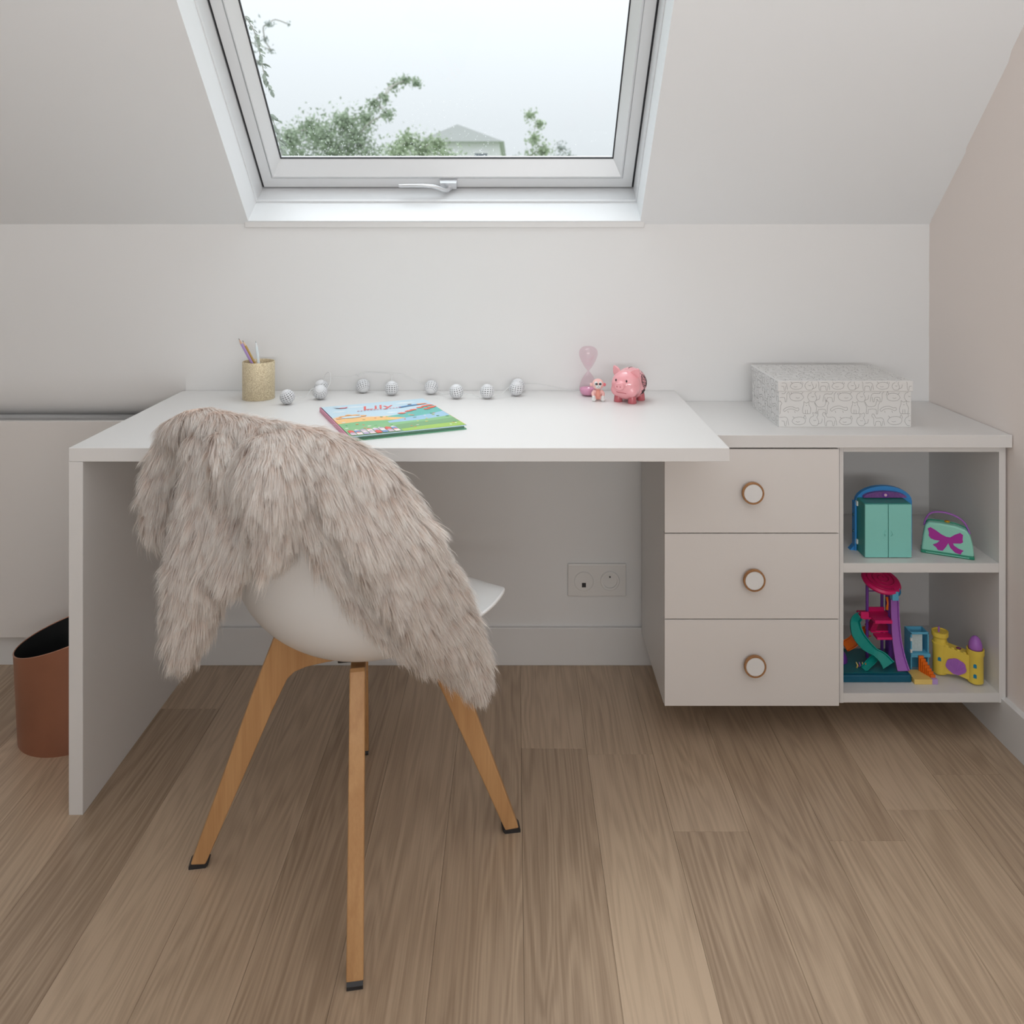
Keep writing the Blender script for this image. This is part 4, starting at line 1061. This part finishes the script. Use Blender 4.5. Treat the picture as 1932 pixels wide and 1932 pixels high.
# little blue hut with orange stairs
ht = thing('toy_hut', (.975, 2.05, ZL), 'sky blue toy hut with orange stairs on a sand coloured base', 'toy')
part('base', MB().box(.9475, .990, 2.012, 2.058, ZL, ZL+.012, b=.001), T_sand, ht)
part('base_end', MB().box(.990, 1.0035, 2.012, 2.058, ZL, ZL+.012, b=.001), toy('toy_pale_lilac', (190, 160, 214)), ht)
def hy(py, D): return q(1, py, D).z
hb0, hb1 = (1713-VX)*2.075/F, (1747-VX)*2.075/F
for a, b, c, d, e_, f_ in ((hb0, hb0+.003, 2.060, 2.095, ZL, hy(1194, 2.06)), (hb1-.003, hb1, 2.060, 2.095, ZL, hy(1194, 2.06))):
    part('side_wall', MB().box(a, b, c, d, e_, f_, b=.0006), T_blueL, ht)
part('back_wall', MB().box(hb0+.003, hb1-.003, 2.092, 2.095, ZL, hy(1194, 2.06), b=.0005), T_blueL, ht)
part('upper_floor', MB().box(hb0-.001, hb1+.002, 2.056, 2.092, hy(1239, 2.06), hy(1232, 2.06), b=.0008), T_blueL, ht)
part('roof_rail', MB().box(hb0, hb1, 2.060, 2.064, hy(1197, 2.06), hy(1193, 2.06), b=.0006), T_blueL, ht)
part('curtain', MB().box(hb0+.005, hb1-.013, 2.066, 2.068, hy(1231, 2.06), hy(1199, 2.06), b=.0005), mat('toy_curtain', srgb(196, 214, 216), .6, var=.2, vscale=260), ht)
for zz in (1206, 1228): part('clip', MB().box(hb0-.0015, hb0+.003, 2.0575, 2.062, hy(zz+3, 2.06), hy(zz-3, 2.06), b=.0005), T_white, ht)
sx_ = (1734-VX)*2.05/F
for k in range(7):
    part('stair', MB().box(sx_+.0022*k, sx_+.012+.0022*k, 2.055-.005*k-.005, 2.055-.005*k, ZL+.012, ZL+.012+.036-.0050*k, b=.0005), T_org, ht)
# yellow castle
cl_, cr_ = Vector((1.0235, 2.0586)), Vector((1.115, 1.9975)); ck = (cl_+cr_)/2
cs = thing('toy_castle', (ck.x-.0045, ck.y+.0125, ZL), 'yellow toy castle with a purple dome and scallop shell', 'toy', rz=math.atan2(cr_.y-cl_.y, cr_.x-cl_.x))
ch = (cr_-cl_).length/2; ce = .033
part('foot', MB().box(-ch+.010, -ch+.020, -.010, .010, 0, .008, b=.002), T_yel, cs, world=False)
part('foot', MB().box(ch-.022, ch-.012, -.010, .010, 0, .008, b=.002), T_yel, cs, world=False)
part('wall', MB().prism([(-ch+.012, .008), (-.018, .010), (0, .014), (.018, .010), (ch-.012, .006), (ch-.012, .066), (.02, .068), (-ch+.012, .078)], -.0125, .0125, lambda a, b, d: Vector((a, d, b))), T_yel, cs, world=False)
for k in range(5):
    a = -ch+.030+k*.0125; z0_ = .0755-.0021*k
    part('merlon', MB().box(a, a+.007, -.0132, -.0085, z0_-.003, z0_+.003, b=.0008), T_yel, cs, world=False)
t1 = part('tower', MB().lathe([(.0165, .005), (.0165, .070), (.0180, .074), (.0185, .078), (.0155, .080), (.0155, .090), (.0190, .094), (.0190, .104), (.0165, .1045), (.0160, .1025), (0, .1025)], 28, M=Matrix.Translation((-ch+.0165, 0, 0)), cap=(True, False)), T_yel, cs, world=False, smooth=True, sharp=35)
part('flagpole', MB().lathe([(.0022, .1025), (.0022, .116)], 10, M=Matrix.Translation((-ch+.0145, -.004, 0))), T_lil, t1, world=False)
t2 = part('tower', MB().lathe([(.0175, .005), (.0175, .066), (.0195, .070), (.0195, .082), (.0172, .0825), (.0168, .080), (0, .080)], 28, M=Matrix.Translation((ch-.0175, 0, 0)), cap=(True, False)), T_yel, cs, world=False, smooth=True, sharp=35)
part('dome', MB().lathe([(.0150, .080), (.0155, .086), (.0140, .096), (.0100, .106), (.0050, .111), (0, .1125)], 28, M=Matrix.Translation((ch-.0175, 0, 0)), cap=(True, False)), T_lil, t2, world=False, smooth=True)
shl = [(-.006, .011), (.006, .011)]+[(.021*math.cos(a)*(1+.07*abs(math.sin((a+.7)*3.5))), .029+.018*math.sin(a)*(1+.07*abs(math.sin((a+.7)*3.5)))) for a in [math.radians(-40)+math.radians(260)*k/60 for k in range(61)]]
sc_ = part('scallop_shell', MB().prism(shl, -.0155, -.0120, lambda a, b, d: Vector((a-.002, d, b+.004))), T_lil, cs, world=False)
for k in range(6):
    a = math.radians(10+32*k); part('rib', MB().tube([Vector((-.002, -.0155, .020)), Vector((-.002+.018*math.cos(a), -.0152, .034+.015*math.sin(a)))], .0011, 6), T_lil, sc_, world=False)
def cwin(a, b, y): part('window', MB().prism([(-.0035, -.004), (.0035, -.004), (.0035, .003), (.0015, .005), (-.0015, .005), (-.0035, .003)], y-.001, y+.002, lambda u, v, d: Vector((a+u, d, b+v))), toy('toy_window_blue', (20, 130, 170)), cs, world=False)
cwin(-ch+.0175, .042, -.0163); cwin(ch-.0165, .047, -.0173); cwin(ch-.0165, .023, -.0173)
part('clasp', MB().ell((.002, 0, .073), (.006, .004, .0022), 12, 6), toy('toy_plum', (120, 50, 110)), cs, world=False, smooth=True)

# ------------------------------------------------------------------ outside: ground, trees, neighbouring house, vine
ground = structure(part('ground_lawn', MB().box(-60, 60, 4.5, 90, -5.6, -5.4), mat('lawn', srgb(120, 140, 100), .9)))
def leafcloud(blobs, n, size, seed):
    """leaves scattered through rounded masses, each a folded pair of facets"""
    g_ = np.random.default_rng(seed); mb = MB()
    vol = np.array([b[3]**2 for b in blobs]); pick = g_.choice(len(blobs), n, p=vol/vol.sum())
    d = g_.normal(size=(n, 3)); d /= np.linalg.norm(d, axis=1, keepdims=True); r = np.abs(g_.normal(size=n))*.58
    for i in range(n):
        b = blobs[pick[i]]; c = Vector(b[:3])+Vector(d[i])*(b[3]*r[i])
        u = Vector(g_.normal(size=3)).normalized(); v = u.cross(Vector(g_.normal(size=3))).normalized(); w_ = u.cross(v)
        s = size*g_.uniform(.6, 1.3)
        mb.add([c-u*s, c+v*s*.45+w_*s*.15, c+u*s, c-v*s*.45+w_*s*.15], [(0, 1, 2), (0, 2, 3)])
    return mb
def tree(label, blobs_px, D, n, size, leafmat, seed, base_px, r0=.14):
    bl = []
    r_ = random.Random(seed)
    for (px, py, pr_) in blobs_px:
        c = W(px, py, D+r_.uniform(-.5, .5)); bl.append((c.x, c.y, c.z, pr_*D/F))
    bx_ = (base_px-VX)*D/F
    o = thing('garden_tree', (bx_, D, -5.4), label, 'tree')
    zt = max(b[2] for b in bl)
    tb_ = MB(); tb_.tube([(bx_, D, -5.4), (bx_+.15, D, -2), (bx_+.05, D, min(b[2] for b in bl))], [r0, r0*.8, r0*.5], 10)
    for b in bl:
        low = [c for c in bl if c[2] < b[2]-.02]
        src = min(low, key=lambda c: (c[0]-b[0])**2+(c[2]-b[2])**2) if low else (bx_+.05, D, b[2]-1.0)
        tb_.tube(smooth_path([Vector(src[:3]), Vector(((src[0]+b[0])/2-.04, (src[1]+b[1])/2, (src[2]+b[2])/2+.05)), Vector(b[:3])], 3), r0*.09, 5)
    part('trunk', tb_, M_bark, o, smooth=True)
    cr = part('crown', leafcloud(bl, n, size, seed), leafmat, o); cr['kind'] = 'stuff'
    return o
M_bark = mat('bark', srgb(178, 174, 168), .9)
M_leaf1 = mat('leaf_green', srgb(166, 180, 156), .7, var=.25, vscale=1.2); M_leaf2 = mat('leaf_grey_green', srgb(178, 184, 180), .7, var=.2, vscale=1.2); M_leaf3 = mat('leaf_light', srgb(176, 190, 160), .7, var=.25, vscale=1.2)
tree('broad green garden tree with a high bough seen through the roof window', [(548, 262, 30), (585, 245, 34), (560, 300, 40), (612, 262, 42), (650, 232, 34), (672, 262, 40), (640, 300, 50), (690, 225, 26), (708, 196, 18), (726, 184, 14), (745, 160, 16), (765, 152, 14), (785, 156, 14), (730, 215, 16), (700, 300, 34), (600, 340, 60), (540, 350, 60), (680, 350, 60)], 14, 17000, .038, M_leaf1, 1, 610)
tree('low green tree in front of the grey house', [(770, 268, 26), (800, 282, 26), (825, 272, 20), (750, 290, 28), (790, 310, 40), (840, 310, 36)], 17, 6000, .045, M_leaf3, 2, 795)
tree('slim pale tree beside the grey house', [(1000, 217, 13), (1018, 235, 11), (1008, 262, 17), (1025, 285, 20), (1000, 300, 18), (1018, 330, 30)], 15, 2000, .036, M_leaf3, 3, 1012, .07)
tree('low wispy grey tree right of the slim pale tree', [(1058, 280, 15), (1072, 297, 15), (1050, 305, 18), (975, 300, 12), (1062, 330, 26)], 16, 1000, .034, M_leaf2, 4, 1060, .06)
tree('sparse overhanging tree with faint twigs near the window edge', [(507, 45, 12), (545, 46, 10), (500, 75, 12), (512, 95, 9), (490, 120, 14), (455, 140, 40), (440, 80, 50), (430, 220, 60)], 9, 1500, .024, M_leaf2, 5, 430, .08)
# house beyond the trees
hD = 26
house = thing('neighbour_house', ((885-VX)*hD/F, hD, -5.4), 'pale grey house with a pitched roof beyond the garden trees', 'house')
M_hw = mat('house_render', srgb(226, 225, 226), .9); M_hr = mat('house_roof', srgb(206, 205, 208), .9)
hx0, hx1 = (800-VX)*hD/F, (942-VX)*hD/F; hz = EYE+(423-268)*hD/F; hpk = EYE+(423-236)*hD/F
part('walls', MB().box(hx0, hx1, hD, hD+6, -5.4, hz), M_hw, house)
part('roof', MB().prism([(hx0-.2, hz), (hx1+.15, hz), ((hx0*.55+hx1*.45), hpk)], hD-.2, hD+6.2, lambda a, b, d: Vector((a, d, b))), M_hr, house)
part('chimney', MB().box(hx0+1.42, hx0+1.62, hD+1, hD+1.3, hz, hpk-.12), M_hr, house)
for k in range(2):
    wn = part('window', MB().box(hx0+.55+k*.95, hx0+1.05+k*.95, hD-.05, hD, hz-1.1, hz-.3), M_trim, house)
    part('pane', MB().box(hx0+.6+k*.95, hx0+1.0+k*.95, hD-.06, hD-.04, hz-1.05, hz-.35), mat('house_pane', (.2, .22, .25), .2), wn)
# climbing plant hanging beside the roof window
vine = thing('climbing_vine', W(470, 200, 2.35), 'hanging grey green vine leaves at the edge of the roof window', 'vine')
st = MB(); vt = [W(462, 30, 2.32), W(480, 60, 2.34), W(488, 90, 2.37), W(494, 120, 2.40), W(501, 148, 2.42), W(510, 170, 2.44)]
vt2 = [W(508, 215, 2.52), W(520, 240, 2.54), W(527, 270, 2.56), W(533, 298, 2.58)]
st.tube(smooth_path(vt, 4), .0015, 6); st.tube(smooth_path(vt2, 4), .0015, 6)
st.tube([W(430, 20, 2.30), W(455, 35, 2.30)], .0015, 6); st.tube([W(470, 190, 2.48), W(500, 215, 2.50)], .0015, 6)
part('stem', st, M_bark, vine)
lf = MB().add([(0, 0, 0), (.35, .22, .06), (.7, .2, .04), (1, 0, -.05), (.7, -.2, .04), (.35, -.22, .06), (.5, 0, -.02)], [(0, 1, 6), (1, 2, 6), (2, 3, 6), (3, 4, 6), (4, 5, 6), (5, 0, 6)])
lm = None; r_ = random.Random(8)
allp = smooth_path(vt, 5)+smooth_path(vt2, 4)
M_vl = mat('vine_leaf', srgb(150, 158, 146), .6)
for i, p_ in enumerate(allp):
    for k in range(1 if i % 3 else 2):
        if lm is None: o = part('leaf', lf, M_vl, vine, world=False); lm = o.data
        else: o = bpy.data.objects.new('leaf', lm); col.objects.link(o); o.parent = vine
        o.location = p_-vine.location; s = r_.uniform(.018, .034); o.scale = (s, s, s)
        o.rotation_euler = (r_.uniform(-1, 1), r_.uniform(.2, 1.3), r_.uniform(-1.2, 1.8))
